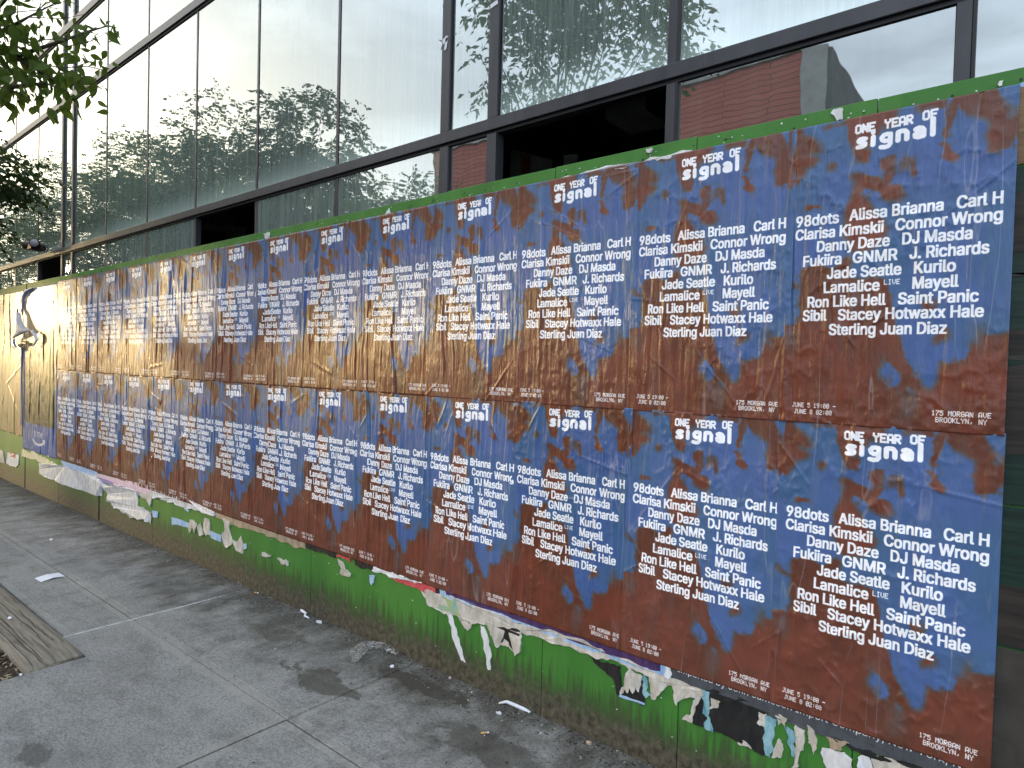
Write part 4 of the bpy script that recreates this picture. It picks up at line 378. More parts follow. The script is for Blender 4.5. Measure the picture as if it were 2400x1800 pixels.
def paper_mat(name, image=None, col=None, rough=.33, coat=.25, old=0.0):
    mt, n, l, b = mat(name)
    if image is not None:
        uv = n.new('ShaderNodeUVMap'); tx = n.new('ShaderNodeTexImage'); tx.image = image; tx.interpolation = 'Cubic'; tx.extension = 'EXTEND'
        l.new(uv.outputs['UV'], tx.inputs['Vector']); base = tx.outputs['Color']
    else:
        rgb = n.new('ShaderNodeRGB'); rgb.outputs[0].default_value = (*col, 1); base = rgb.outputs[0]
    # paste haze and handling wear: pale film in long vertical smears, darker fine grime
    t = noise(n, l, 1.0, 6, .6, sc3=(14, 14, 2.2)); r = ramp(n, l, t.outputs['Fac'], [(.56, 0.0), (.84, .05 + old)])
    base = mixc(n, l, r.outputs['Color'], base, (.62, .60, .60))
    oi = n.new('ShaderNodeObjectInfo'); hv = n.new('ShaderNodeHueSaturation'); l.new(base, hv.inputs['Color'])
    mr = n.new('ShaderNodeMapRange'); mr.inputs['To Min'].default_value = .92; mr.inputs['To Max'].default_value = 1.10; l.new(oi.outputs['Random'], mr.inputs['Value']); l.new(mr.outputs[0], hv.inputs['Value'])
    ms = n.new('ShaderNodeMapRange'); ms.inputs['To Min'].default_value = .98; ms.inputs['To Max'].default_value = .86; l.new(oi.outputs['Random'], ms.inputs['Value']); l.new(ms.outputs[0], hv.inputs['Saturation']); base = hv.outputs['Color']
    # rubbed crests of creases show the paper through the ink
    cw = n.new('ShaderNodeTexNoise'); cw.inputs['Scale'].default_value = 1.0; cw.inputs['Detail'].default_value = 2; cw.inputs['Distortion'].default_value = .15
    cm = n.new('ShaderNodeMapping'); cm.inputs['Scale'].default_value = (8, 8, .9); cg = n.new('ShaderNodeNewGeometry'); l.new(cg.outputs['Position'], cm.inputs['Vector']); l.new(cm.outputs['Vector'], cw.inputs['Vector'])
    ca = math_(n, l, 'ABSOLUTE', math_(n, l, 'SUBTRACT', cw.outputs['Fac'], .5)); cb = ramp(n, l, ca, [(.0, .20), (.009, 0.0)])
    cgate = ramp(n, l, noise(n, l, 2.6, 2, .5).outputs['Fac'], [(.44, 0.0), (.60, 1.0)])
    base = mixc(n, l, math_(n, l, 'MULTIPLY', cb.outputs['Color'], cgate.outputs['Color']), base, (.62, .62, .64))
    t2 = noise(n, l, 7.0, 8, .7); r2 = ramp(n, l, t2.outputs['Fac'], [(.30, .90), (.55, 1.0)])
    base = mixc(n, l, 1.0, base, r2.outputs['Color'], 'MULTIPLY')
    l.new(base, b.inputs['Base Color'])
    setc(b, rough=rough, spec=.38)
    tr = noise(n, l, 9.0, 4, .6); rr = ramp(n, l, tr.outputs['Fac'], [(.3, rough - .08), (.7, rough + .14)]); l.new(rr.outputs['Color'], b.inputs['Roughness'])
    b.inputs['Coat Weight'].default_value = coat; b.inputs['Coat Roughness'].default_value = .20
    w1 = noise(n, l, 1.0, 6, .65, sc3=(46, 46, 4.6), dist=.6)
    w2 = noise(n, l, 190.0, 3, .6)
    gate = ramp(n, l, noise(n, l, 2.3, 3, .5).outputs['Fac'], [(.50, 0.0), (.62, 1.0)])
    cob = math_(n, l, 'MULTIPLY', w2.outputs['Fac'], gate.outputs['Color'])
    nn = bump(n, l, None, w1.outputs['Fac'], .50, .012)
    nn = bump(n, l, None, cob, .35, .0022, nn)
    rg_ = n.new('ShaderNodeTexNoise'); rg_.noise_type = 'RIDGED_MULTIFRACTAL'; rg_.inputs['Scale'].default_value = 1.0; rg_.inputs['Detail'].default_value = 3; rg_.inputs['Roughness'].default_value = .55; rg_.inputs['Distortion'].default_value = .7
    mp_ = n.new('ShaderNodeMapping'); mp_.inputs['Scale'].default_value = (9, 9, 5); gp_ = n.new('ShaderNodeNewGeometry'); l.new(gp_.outputs['Position'], mp_.inputs['Vector']); l.new(mp_.outputs['Vector'], rg_.inputs['Vector'])
    nn = bump(n, l, None, rg_.outputs['Fac'], .38, .010, nn)
    w3 = noise(n, l, 70.0, 4, .6)
    nn = bump(n, l, b, w3.outputs['Fac'], .16, .003, nn)
    l.new(nn, b.inputs['Coat Normal'])
    return mt
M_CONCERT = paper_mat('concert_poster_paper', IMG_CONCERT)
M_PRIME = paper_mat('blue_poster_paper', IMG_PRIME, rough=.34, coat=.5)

# plain materials
M_STEEL, n, l, b = mat('dark_bronze_aluminium')
t = noise(n, l, 3.0, 5, .6, sc3=(4, 4, 1)); r = ramp(n, l, t.outputs['Fac'], [(.3, (.030, .031, .036)), (.7, (.050, .050, .055))])
t2 = noise(n, l, 40, 5, .7, sc3=(1, 1, .15)); r2 = ramp(n, l, t2.outputs['Fac'], [(.66, 0.0), (.80, .30)])
l.new(mixc(n, l, r2.outputs['Color'], r.outputs['Color'], (.30, .30, .30)), b.inputs['Base Color']); setc(b, rough=.42, spec=.5)
M_GASKET, n, l, b = mat('black_rubber_gasket'); setc(b, (.012, .012, .013), .6)
M_GREEN, n, l, b = mat('green_painted_plywood')
P = posxyz(n, l)
g1 = noise(n, l, 1.0, 6, .6, sc3=(3.5, 3.5, 1.1)); rg = ramp(n, l, g1.outputs['Fac'], [(.3, (.034, .155, .020)), (.7, (.066, .230, .034))])
gg = noise(n, l, 55, 5, .7); rgg = ramp(n, l, gg.outputs['Fac'], [(.63, 0.0), (.72, .55)])
col = mixc(n, l, rgg.outputs['Color'], rg.outputs['Color'], (.015, .035, .012))
g2 = noise(n, l, 130, 2, .6); rg2 = ramp(n, l, g2.outputs['Fac'], [(.755, 0.0), (.78, .8)])
col = mixc(n, l, rg2.outputs['Color'], col, (.60, .64, .55))
# vertical dark algae drips and splash-back dirt rising from the pavement, ragged upper edge
g3 = noise(n, l, 1.0, 5, .65, sc3=(42, 42, 3.2)); rz = math_(n, l, 'MULTIPLY', P[2], -1.9); hz = math_(n, l, 'ADD', rz, .62)
g3m = math_(n, l, 'ADD', g3.outputs['Fac'], hz); r3 = ramp(n, l, g3m, [(.60, 0.0), (.80, .72)])
col = mixc(n, l, r3.outputs['Color'], col, (.040, .050, .022))
g4 = noise(n, l, 1.0, 7, .7, sc3=(9, 9, 7)); zz = math_(n, l, 'MULTIPLY', P[2], -3.4); zz = math_(n, l, 'ADD', zz, 1.13); zx = math_(n, l, 'MULTIPLY', P[0], -.026); zz = math_(n, l, 'SUBTRACT', zz, zx)
g4m = math_(n, l, 'ADD', math_(n, l, 'MULTIPLY', math_(n, l, 'SUBTRACT', g4.outputs['Fac'], .5), 1.1), zz); r4 = ramp(n, l, g4m, [(.40, 0.0), (.78, .93)])
g5 = noise(n, l, 30, 8, .75); r5 = ramp(n, l, g5.outputs['Fac'], [(.38, (.028, .024, .018)), (.62, (.135, .112, .080))])
col = mixc(n, l, r4.outputs['Color'], col, r5.outputs['Color'])
l.new(col, b.inputs['Base Color']); setc(b, rough=.55, spec=.4)
gb = noise(n, l, 1.0, 5, .65, sc3=(70, 70, 6)); nn = bump(n, l, None, gb.outputs['Fac'], .35, .003); bump(n, l, b, g5.outputs['Fac'], .3, .003, nn)

PAPER = {}
for nm, c1, c2 in [('cream', (.42, .37, .30), (.66, .62, .55)), ('black', (.010, .010, .010), (.024, .023, .022)), ('charcoal', (.060, .064, .072), (.085, .09, .10)), ('teal', (.07, .24, .30), (.30, .50, .55)),
    ('purple', (.045, .022, .095), (.095, .045, .13)), ('blueedge', (.22, .40, .66), (.45, .58, .74)), ('white', (.62, .61, .60), (.80, .80, .80)), ('kraft', (.30, .21, .13), (.46, .36, .25)), ('red', (.50, .05, .07), (.62, .10, .10)),
    ('silver', (.42, .42, .43), (.72, .72, .71)), ('pink', (.60, .42, .50), (.72, .55, .62)), ('violet', (.20, .16, .38), (.30, .26, .48)), ('goldfringe', (.50, .46, .28), (.78, .74, .52)), ('tealyellow', (.20, .42, .42), (.42, .46, .12)), ('blackedge', (.01, .01, .01), (.02, .02, .02))]:
    mt, n, l, b = mat('old_paper_' + nm)
    t = noise(n, l, 22.0, 6, .7, sc3=(1.3, 1.3, .5)); r = ramp(n, l, t.outputs['Fac'], [(.36, c1), (.62, c2)])
    t2 = noise(n, l, 85, 5, .7); r2 = ramp(n, l, t2.outputs['Fac'], [(.60, 0.0), (.70, .35 if nm in ('cream', 'teal', 'silver', 'kraft', 'white') else .1)])
    l.new(mixc(n, l, r2.outputs['Color'], r.outputs['Color'], (.09, .08, .07)), b.inputs['Base Color'])
    setc(b, rough=.6 if nm not in ('black', 'charcoal', 'purple') else .45, spec=.35); bump(n, l, b, t.outputs['Fac'], .7, .008); PAPER[nm] = mt

# ---------------------------------------------------------------- ground
SLOPE = .0118
def zg(x): return .012 + SLOPE * (x + 2) if x > -60 else .012 + SLOPE * (-58)
def concrete(name, border=False):
    mt, n, l, b = mat(name); P = posxyz(n, l)
    a = noise(n, l, 1.6, 6, .6); r = ramp(n, l, a.outputs['Fac'], [(.28, (.205, .203, .190)), (.5, (.268, .265, .249)), (.72, (.320, .315, .297))])
    s = noise(n, l, 62, 6, .8, sc3=(1, 1.5, 1)); r1 = ramp(n, l, s.outputs['Fac'], [(.36, (.36, .36, .35)), (.56, (1, 1, 1))])
    col = mixc(n, l, .85, r.outputs['Color'], r1.outputs['Color'], 'MULTIPLY')
    s2 = noise(n, l, 95, 3, .6, sc3=(1, 1.4, 1)); r2 = ramp(n, l, s2.outputs['Fac'], [(.635, 0.0), (.69, .60)])
    col = mixc(n, l, r2.outputs['Color'], col, (.50, .50, .47))
    if border: col = mixc(n, l, .30, col, (.33, .315, .27))
    st = noise(n, l, 4.5, 6, .65, sc3=(1, 1.6, 1), dist=.6); rst = ramp(n, l, st.outputs['Fac'], [(.34, (.66, .66, .65)), (.50, (1, 1, 1)), (.70, (1.0, 1.0, 1.0))]); col = mixc(n, l, .8, col, rst.outputs['Color'], 'MULTIPLY')
    # grime gathered against the foot of the boards, broken up by noise
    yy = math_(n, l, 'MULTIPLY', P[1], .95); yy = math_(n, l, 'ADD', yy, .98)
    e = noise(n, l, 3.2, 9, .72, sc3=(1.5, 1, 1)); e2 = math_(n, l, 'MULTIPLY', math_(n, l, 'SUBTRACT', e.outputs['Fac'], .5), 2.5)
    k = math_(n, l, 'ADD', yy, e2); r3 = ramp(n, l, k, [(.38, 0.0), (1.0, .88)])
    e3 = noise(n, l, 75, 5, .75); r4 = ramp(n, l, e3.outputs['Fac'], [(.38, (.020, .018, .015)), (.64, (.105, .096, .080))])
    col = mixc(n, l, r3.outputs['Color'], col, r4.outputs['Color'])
    # gum spots and oily drips
    v = n.new('ShaderNodeTexVoronoi'); v.inputs['Scale'].default_value = 1.7; g = n.new('ShaderNodeNewGeometry'); l.new(g.outputs['Position'], v.inputs['Vector'])
    rv = ramp(n, l, v.outputs['Distance'], [(.045, .55), (.065, 0.0)]); col = mixc(n, l, rv.outputs['Color'], col, (.07, .07, .068))
    for (sx, sy, rx_, ry_, dk_) in ((-2.78, -.47, .26, .10, .70), (-3.1, -1.6, .10, .05, .55), (-2.35, -.16, .30, .07, .8), (-1.75, -.35, .35, .12, .6), (-3.5, -.30, .25, .09, .45)):
        dx = math_(n, l, 'DIVIDE', math_(n, l, 'SUBTRACT', P[0], sx), rx_); dy = math_(n, l, 'DIVIDE', math_(n, l, 'SUBTRACT', P[1], sy), ry_)
        rr_ = math_(n, l, 'SQRT', math_(n, l, 'ADD', math_(n, l, 'MULTIPLY', dx, dx), math_(n, l, 'MULTIPLY', dy, dy)))
        rr_ = math_(n, l, 'ADD', rr_, math_(n, l, 'MULTIPLY', math_(n, l, 'SUBTRACT', st.outputs['Fac'], .5), 3.2)); q_ = ramp(n, l, rr_, [(.75, dk_), (1.0, 0.0)])
        col = mixc(n, l, q_.outputs['Color'], col, (.045, .040, .030))
    l.new(col, b.inputs['Base Color']); setc(b, rough=.8, spec=.35)
    nn = bump(n, l, None, s.outputs['Fac'], .55, .004); bump(n, l, b, s2.outputs['Fac'], .25, .003, nn)
    return mt
M_CONC = concrete('trowelled_sidewalk_concrete'); M_CONCB = concrete('smooth_slab_border_concrete', True)
M_ASPH = speckled('road_asphalt', (.030, .030, .031), (.060, .060, .060), 60, .85)
M_SOIL = speckled('dark_soil', (.020, .014, .010), (.050, .036, .024), 30, .95, bs=.6)

def slab_mesh(x0, x1, y0, y1, gap=.003, bw=.04):
    mb = MB(); x0 += gap; x1 -= gap; y0 += gap; y1 -= gap; e = .005
    def ring(d, dz): return [(x0 + d, y0 + d, zg(x0 + d) + dz), (x1 - d, y0 + d, zg(x1 - d) + dz), (x1 - d, y1 - d, zg(x1 - d) + dz), (x0 + d, y1 - d, zg(x0 + d) + dz)]
    rs = [ring(0, -.12), ring(0, -e), ring(e, 0), ring(bw, -.0012), ring(bw + .004, .0008)]
    vs = [v for r_ in rs for v in r_]; fs = []; mi = []
    for k in range(4):
        for i in range(4):
            j = (i + 1) % 4; fs.append((k * 4 + i, k * 4 + j, (k + 1) * 4 + j, (k + 1) * 4 + i)); mi.append(1 if k == 2 else 0)
    fs.append((16, 17, 18, 19)); mi.append(0); fs.append((3, 2, 1, 0)); mi.append(0)
    mb.v = vs; mb.f = fs; mb.mi = mi; return mb
side = empty('sidewalk', (0, 0, 0)); side['kind'] = 'structure'
XJ = [3.4, 1.6, -.82, -2.60, -4.365, -5.80, -7.28, -8.82, -10.35, -11.9, -13.4, -14.9, -16.4, -18.0, -19.6, -21.2]
for i in range(len(XJ) - 1):
    x1, x0 = XJ[i], XJ[i + 1]
    slab_mesh(x0, x1, -.785, .06).build('slab', [M_CONC, M_CONCB], side)
    if abs(x0 + 4.365) < .01:
        q = MB(); g_ = .004; xa, xb, xc = x0 + g_, -3.978, x1 - g_; ya, yb, yc = -2.946, -1.160, -.789
        out_ = [(xb, ya), (xc, ya), (xc, yc), (xa, yc), (xa, yb), (xb, yb)]; bw = .045
        inn = [(xb + .012, ya + bw), (xc - bw, ya + bw), (xc - bw, yc - bw), (xa + bw, yc - bw), (xa + bw, yb + .012), (xb + .012, yb + .012)]
        vs = [(x, y, zg(x) - .12) for x, y in out_] + [(x, y, zg(x)) for x, y in out_] + [(x, y, zg(x) - .001) for x, y in inn]
        q.v = vs; q.f = [(i, (i + 1) % 6, 6 + (i + 1) % 6, 6 + i) for i in range(6)] + [(6 + i, 6 + (i + 1) % 6, 12 + (i + 1) % 6, 12 + i) for i in range(6)] + [(12, 13, 14, 17), (17, 14, 15, 16)]
        q.mi = [0] * 6 + [1] * 6 + [0, 0]; q.build('slab', [M_CONC, M_CONCB], side)
    elif x1 > -4 and x0 > -4.3: slab_mesh(x0, x1, -2.95, -.785).build('slab', [M_CONC, M_CONCB], side)
    elif x0 > -5.7: slab_mesh(x0, x1, -1.155, -.785).build('slab', [M_CONC, M_CONCB], side)
    elif x0 > -6.5: slab_mesh(x0, x1, -1.155, -.785).build('slab', [M_CONC, M_CONCB], side)
    else: slab_mesh(x0, x1, -2.95, -.785).build('slab', [M_CONC, M_CONCB], side)
# piece of paving between the last full slab and the planting pit
slab_mesh(-4.365, -3.985, -2.95, -1.43, bw=.02).build('slab', [M_CONC, M_CONCB], side) if False else None
mb = MB(); mb.box(-4.36, -2.7, -1.26, -.2, 0, .001)
cz = MB()
pts = []
rnd = random.Random(3)
for k in range(40):
    y = -1.20 + k * (1.02 / 39); w = .006 + .003 * math.sin(k * 1.7) + rnd.uniform(0, .002)
    pts.append((-4.365 + rnd.uniform(-.002, .002), y, w if k < 30 else w * (1 - (k - 29) / 11)))
vs = []; fs = []
for x, y, w in pts: vs += [(x - w, y, zg(x) + .001), (x, y, zg(x) + .0035), (x + w, y, zg(x) + .001)]
for k in range(len(pts) - 1): fs += [(3 * k, 3 * k + 1, 3 * k + 4, 3 * k + 3), (3 * k + 1, 3 * k + 2, 3 * k + 5, 3 * k + 4)]
cz.add(vs, fs); M_CAULK = speckled('old_white_sealant', (.34, .34, .32), (.60, .60, .57), 60, .7); cz.build('joint_sealant', M_CAULK, side, True)
mb = MB(); mb.add([(-60, -2.98, zg(-59.9) - .13), (40, -2.98, .36), (40, .3, .36), (-60, .3, zg(-59.9) - .13)], [(0, 1, 2, 3)])
# bed under the slabs (seen only in the joints), curb, road, far pavement, distant ground
def sheet(name, x0, x1, y0, y1, dz, mt, kind='structure', parent=None):
    q = MB(); nx = 12
    for i in range(nx):
        a, b_ = x0 + (x1 - x0) * i / nx, x0 + (x1 - x0) * (i + 1) / nx
        q.add([(a, y0, zg(a) + dz), (b_, y0, zg(b_) + dz), (b_, y1, zg(b_) + dz), (a, y1, zg(a) + dz)], [(0, 1, 2, 3)])
    o = q.build(name, mt, parent)
    if kind: o['kind'] = kind
    return o
M_BED = speckled('joint_sand', (.05, .046, .04), (.11, .10, .085), 80, .95)
sheet('sidewalk_bed', -42, 12, -2.95, 6.0, -.028, M_BED)
curb = MB()
for i in range(20):
    a, b_ = -40 + i * 2.4, -40 + (i + 1) * 2.4 - .008
    curb.box(a, b_, -3.12, -2.955, min(zg(a), zg(b_)) - .25, (zg(a) + zg(b_)) / 2 + .001, 0, .01)
o = curb.build('curb', M_CONCB); o['kind'] = 'structure'
sheet('road', -60, 30, -13.0, -3.0, -.13, M_ASPH)
sheet('far_sidewalk', -60, 30, -17.9, -13.0, -.01, M_CONC)
g = MB(); g.add([(-700, -700, -1.0), (500, -700, -1.0), (500, 400, -1.0), (-700, 400, -1.0)], [(0, 1, 2, 3)]); g.build('ground', M_SOIL)['kind'] = 'structure'

# planting pit with a weathered timber edge and bark mulch
sheet('pit_soil', -6.6, -3.98, -2.95, -1.16, -.024, M_SOIL)
M_WOOD, n, l, b = mat('weathered_timber')
t = noise(n, l, 1.0, 6, .6, sc3=(3.0, 60, 30), dist=.8); r = ramp(n, l, t.outputs['Fac'], [(.32, (.10, .085, .062)), (.50, (.235, .205, .160)), (.75, (.30, .27, .22))])
t2 = noise(n, l, 6, 5, .6); l.new(mixc(n, l, .5, r.outputs['Color'], ramp(n, l, t2.outputs['Fac'], [(.3, (.75, .75, .72)), (.7, (1, 1, 1))]).outputs['Color'], 'MULTIPLY'), b.inputs['Base Color']); setc(b, rough=.85, spec=.2)
bump(n, l, b, t.outputs['Fac'], .8, .006)
tb = empty('timber_edging', (-3.98, -1.29, zg(-4)))
tag(tb, 'weathered flat timber plank edging the tree pit beside the pavement', 'timber edging')
pl = MB(); x0, x1, y0, y1 = -6.4, -3.985, -1.425, -1.165
nx = 24; ny = 9; rnd = random.Random(5)
prof = [(y0, -.05), (y0, -.012), (y0 + .006, .010), (y0 + .02, .017)] + [(y0 + .02 + (y1 - y0 - .03) * k / ny, .017 + .0016 * math.sin(k * 2.4)) for k in range(1, ny)] + [(y1 - .008, .014), (y1, .004), (y1, -.05)]
vs = []; fs = []
for i in range(nx + 1):
    x = x0 + (x1 - x0) * i / nx
    for (y, z) in prof: vs.append((x - (.012 if i == nx and z > .0 else 0) + (rnd.uniform(-.004, .004) if i == nx else 0), y + .003 * math.sin(x * 3 + y * 9), zg(x) + z - (.004 if i == nx else 0)))
m_ = len(prof)
for i in range(nx):
    for k in range(m_ - 1): fs.append((i * m_ + k, i * m_ + k + 1, (i + 1) * m_ + k + 1, (i + 1) * m_ + k))
fs.append(tuple(range(nx * m_, nx * m_ + m_)))
pl.add(vs, fs); pl.build('plank', M_WOOD, tb, True)
M_CRACK, n, l, b = mat('dark_timber_check'); setc(b, (.03, .025, .018), .95)
ck = MB()
for (ya, xa, xb, sd) in [(-1.335, -6.3, -4.05, 1), (-1.27, -5.4, -4.2, 2), (-1.39, -6.2, -4.0, 3), (-1.22, -5.0, -4.3, 4), (-1.36, -5.3, -4.01, 6)]:
    rr = random.Random(sd); y = ya; p = []
    for k in range(26):
        x = xa + (xb - xa) * k / 25; y += rr.uniform(-.004, .004); p.append((x, y, .0011 + .0012 * abs(math.sin(k))))
    vs = []; fs = []
    for x, y, w in p: vs += [(x, y - w, zg(x) + .0205), (x, y + w, zg(x) + .0205)]
    for k in range(25): fs.append((2 * k, 2 * k + 2, 2 * k + 3, 2 * k + 1))
    ck.add(vs, fs)
ck.build('timber_crack', M_CRACK, tb)
M_MULCH = [speckled('bark_mulch_%s' % nm, c1, c2, 40, .9) for nm, c1, c2 in (('brown', (.07, .04, .025), (.14, .09, .055)), ('dark', (.03, .02, .014), (.07, .045, .03)), ('straw', (.22, .17, .11), (.34, .27, .18)))]
rs = np.random.RandomState(7)
def chips(name, N, xr, yr, zf, size, mats, seed, flat=.5, wts=None, parent=None):
    rs = np.random.RandomState(seed); mb = MB()
    ch = rs.choice(len(mats), N, p=wts)
    for i in range(N):
        x = rs.uniform(*xr); y = rs.uniform(*yr) if not callable(yr) else yr(rs, x)
        a = rs.uniform(0, 6.28); L = size * rs.uniform(.5, 1.5); w = L * rs.uniform(.2, .5); t = rs.uniform(-flat, flat)
        ca, sa = math.cos(a), math.sin(a); z = zf(x, y) + rs.uniform(.001, .012 if flat > .3 else .003)
        dx, dy, dz = ca * L, sa * L, math.sin(t) * L
        mb.add([(x - dx, y - dy, z - dz * .5), (x + sa * w, y - ca * w, z + w * .3), (x + dx, y + dy, z + dz * .8), (x - sa * w, y + ca * w, z - w * .1)], [(0, 1, 2, 3)], int(ch[i]))
    return mb.build(name, mats, parent)
mu = chips('bark_mulch', 7000, (-6.6, -4.0), (-2.95, -1.43), lambda x, y: zg(x) - .018 + .012 * math.sin(x * 5) * math.sin(y * 7), .018, M_MULCH, 4, .6, [.45, .25, .3])
tag(mu, 'brown bark mulch filling the tree pit behind the timber plank', 'mulch', kind='stuff')

# ---------------------------------------------------------------- hoarding
TOP = 2.533
hb = empty('plywood_hoarding', (-5, 0, 0)); tag(hb, 'long green painted plywood hoarding plastered with posters beside the sidewalk', 'hoarding')
XS = [4.4, 3.2, 1.95, .72, -.463, -1.083, -1.757, -2.449, -3.63, -4.842, -6.1, -7.40, -8.70, -10.02, -11.3, -12.6, -13.9, -15.2, -16.5, -17.8, -19.1]
for i in range(len(XS) - 1):
    x1, x0 = XS[i], XS[i + 1]; rr = random.Random(i * 7 + 1)
    low = {-.463: (-1.083,), }.get(x1)
    if x1 in (-1.083, -2.449) or x0 in (-1.757,): pass
    gl = .045 if abs(x1 + 7.40) < .01 or abs(x1 + 10.02) < .01 else .0015
    mb = MB(); dy = rr.uniform(-.0015, .0015); dz = rr.uniform(-.004, .004)
    mb.box(x0 + .0015, x1 - gl, -.0 + dy, .018 + dy, zg((x0 + x1) / 2) - .02, TOP + dz, 0, .0015)
    mb.build('plywood_panel', M_GREEN, hb)
M_TIMB = speckled('raw_studs', (.20, .14, .08), (.32, .24, .15), 14, .8, sc3=(1, 1, .1))
fr = MB()
for x in np.arange(-19, 4.5, .61): fr.box(x, x + .038, .0205, .108, zg(x), 2.46)
fr.box(-19.1, 4.4, .0205, .108, 2.465, 2.503); fr.box(-19.1, 4.4, .112, .15, .30, .39); fr.build('stud_frame', M_TIMB, hb)
# nail heads and staple pits along the bare strip at the top
nl = MB(); rr = random.Random(11)
for x in np.arange(-12, 0.3, .205):
    for zz_ in (2.497 + rr.uniform(-.012, .012),):
        cx = x + rr.uniform(-.06, .06); n_ = 6; rad = rr.uniform(.003, .0055)
        nl.add([(cx + rad * math.cos(k * 1.047), -.0022, zz_ + rad * math.sin(k * 1.047)) for k in range(n_)], [tuple(range(n_))])
        if rr.random() < .35:
            for q in range(5):
                px, pz = cx + rr.uniform(-.02, .02), zz_ + rr.uniform(-.016, .012); rad = rr.uniform(.001, .004)
                nl.add([(px + rad * math.cos(k * 1.047), -.0022, pz + rad * rr.uniform(.5, 1.3) * math.sin(k * 1.047)) for k in range(n_)], [tuple(range(n_))])
o = nl.build('nail_head', M_GASKET, hb); o['kind'] = 'stuff'
fl = MB()
M_FLAKE, n, l, b = mat('pale_paint_flake'); setc(b, (.70, .72, .66), .6)
for k in range(150):
    x = rr.uniform(-9, -.1) if k < 100 else rr.uniform(-7.3, -.6); z = rr.uniform(2.486, 2.52) if k < 100 else rr.uniform(.12, .40); n_ = 5; rad = rr.uniform(.0012, .0042)
    fl.add([(x + rad * rr.uniform(.6, 1.5) * math.cos(j * 1.257), -.0022, z + rad * rr.uniform(.5, 1.2) * math.sin(j * 1.257)) for j in range(n_)], [tuple(range(n_))])
o = fl.build('paint_chips', M_FLAKE, hb); o['kind'] = 'stuff'

# dark pasted-over boards right of the posters
M_DGREEN = speckled('dark_green_brushed_board', (.003, .012, .009), (.010, .034, .022), 3.0, .5, bs=.5, sc3=(.6, .6, 14))
M_DBROWN = speckled('dark_brown_stained_board', (.010, .009, .008), (.035, .028, .022), 4.0, .6, bs=.4, sc3=(.6, .6, 10))
M_KRAFT = speckled('peeled_kraft_paper', (.13, .08, .04), (.26, .17, .09), 5.0, .75, bs=.6, sc3=(.7, .7, 6))
M_OLIVE = speckled('dull_olive_grey_board', (.028, .025, .021), (.055, .050, .042), 6.0, .8, bs=.3)
dk = empty('dark_board', (.4, -.004, 1.3)); tag(dk, 'dark stained boards standing right of the last posters at the photo edge', 'board')
for nm, za, zb, mt, yy_ in [('board', 1.26, 2.242, M_DGREEN, -.006), ('board', .842, 1.255, M_DGREEN, -.0065), ('board', .32, .838, M_OLIVE, -.006), ('board', .03, .315, M_DBROWN, -.006)]:
    MB().box(-.112, 1.6, yy_, -.0025, za, zb, 0, .001).build(nm, mt, dk)
for (za, zb, mt, nm) in [(2.0, 2.16, M_DBROWN, 'stain_strip'), (1.70, 1.78, M_DBROWN, 'stain_strip'), (1.40, 1.66, M_DBROWN, 'stain_strip'), (.86, 1.02, M_DBROWN, 'stain_strip'), (1.925, 1.936, M_OLIVE, 'tape_strip'), (1.685, 1.694, M_OLIVE, 'tape_strip')]:
    p = jag([(-.11, za), (.3, za + .01), (.9, za - .01), (1.55, za + .02), (1.55, zb), (.8, zb + .015), (.2, zb - .01), (-.11, zb)], .01, random.Random(int(za * 100)), 3)
    q = MB(); n_ = len(p); q.add([(x, -.0075, z) for x, z in p] + [(x, -.0062, z) for x, z in p], [tuple(range(n_))] + [(i, (i + 1) % n_, (i + 1) % n_ + n_, i + n_) for i in range(n_)]); q.build(nm, mt, dk)
q = MB(); p = jag([(-.11, 2.245), (.2, 2.25), (.9, 2.235), (1.5, 2.25), (1.5, 2.47), (-.11, 2.475)], .012, random.Random(8), 3); n_ = len(p)
q.add([(x, -.0075, z) for x, z in p] + [(x, -.003, z) for x, z in p], [tuple(range(n_))] + [(i, (i + 1) % n_, (i + 1) % n_ + n_, i + n_) for i in range(n_)])
o = q.build('kraft_paper', M_KRAFT); tag(o, 'brown kraft paper sheet pasted at the top right beside the rightmost poster', 'paper sheet')

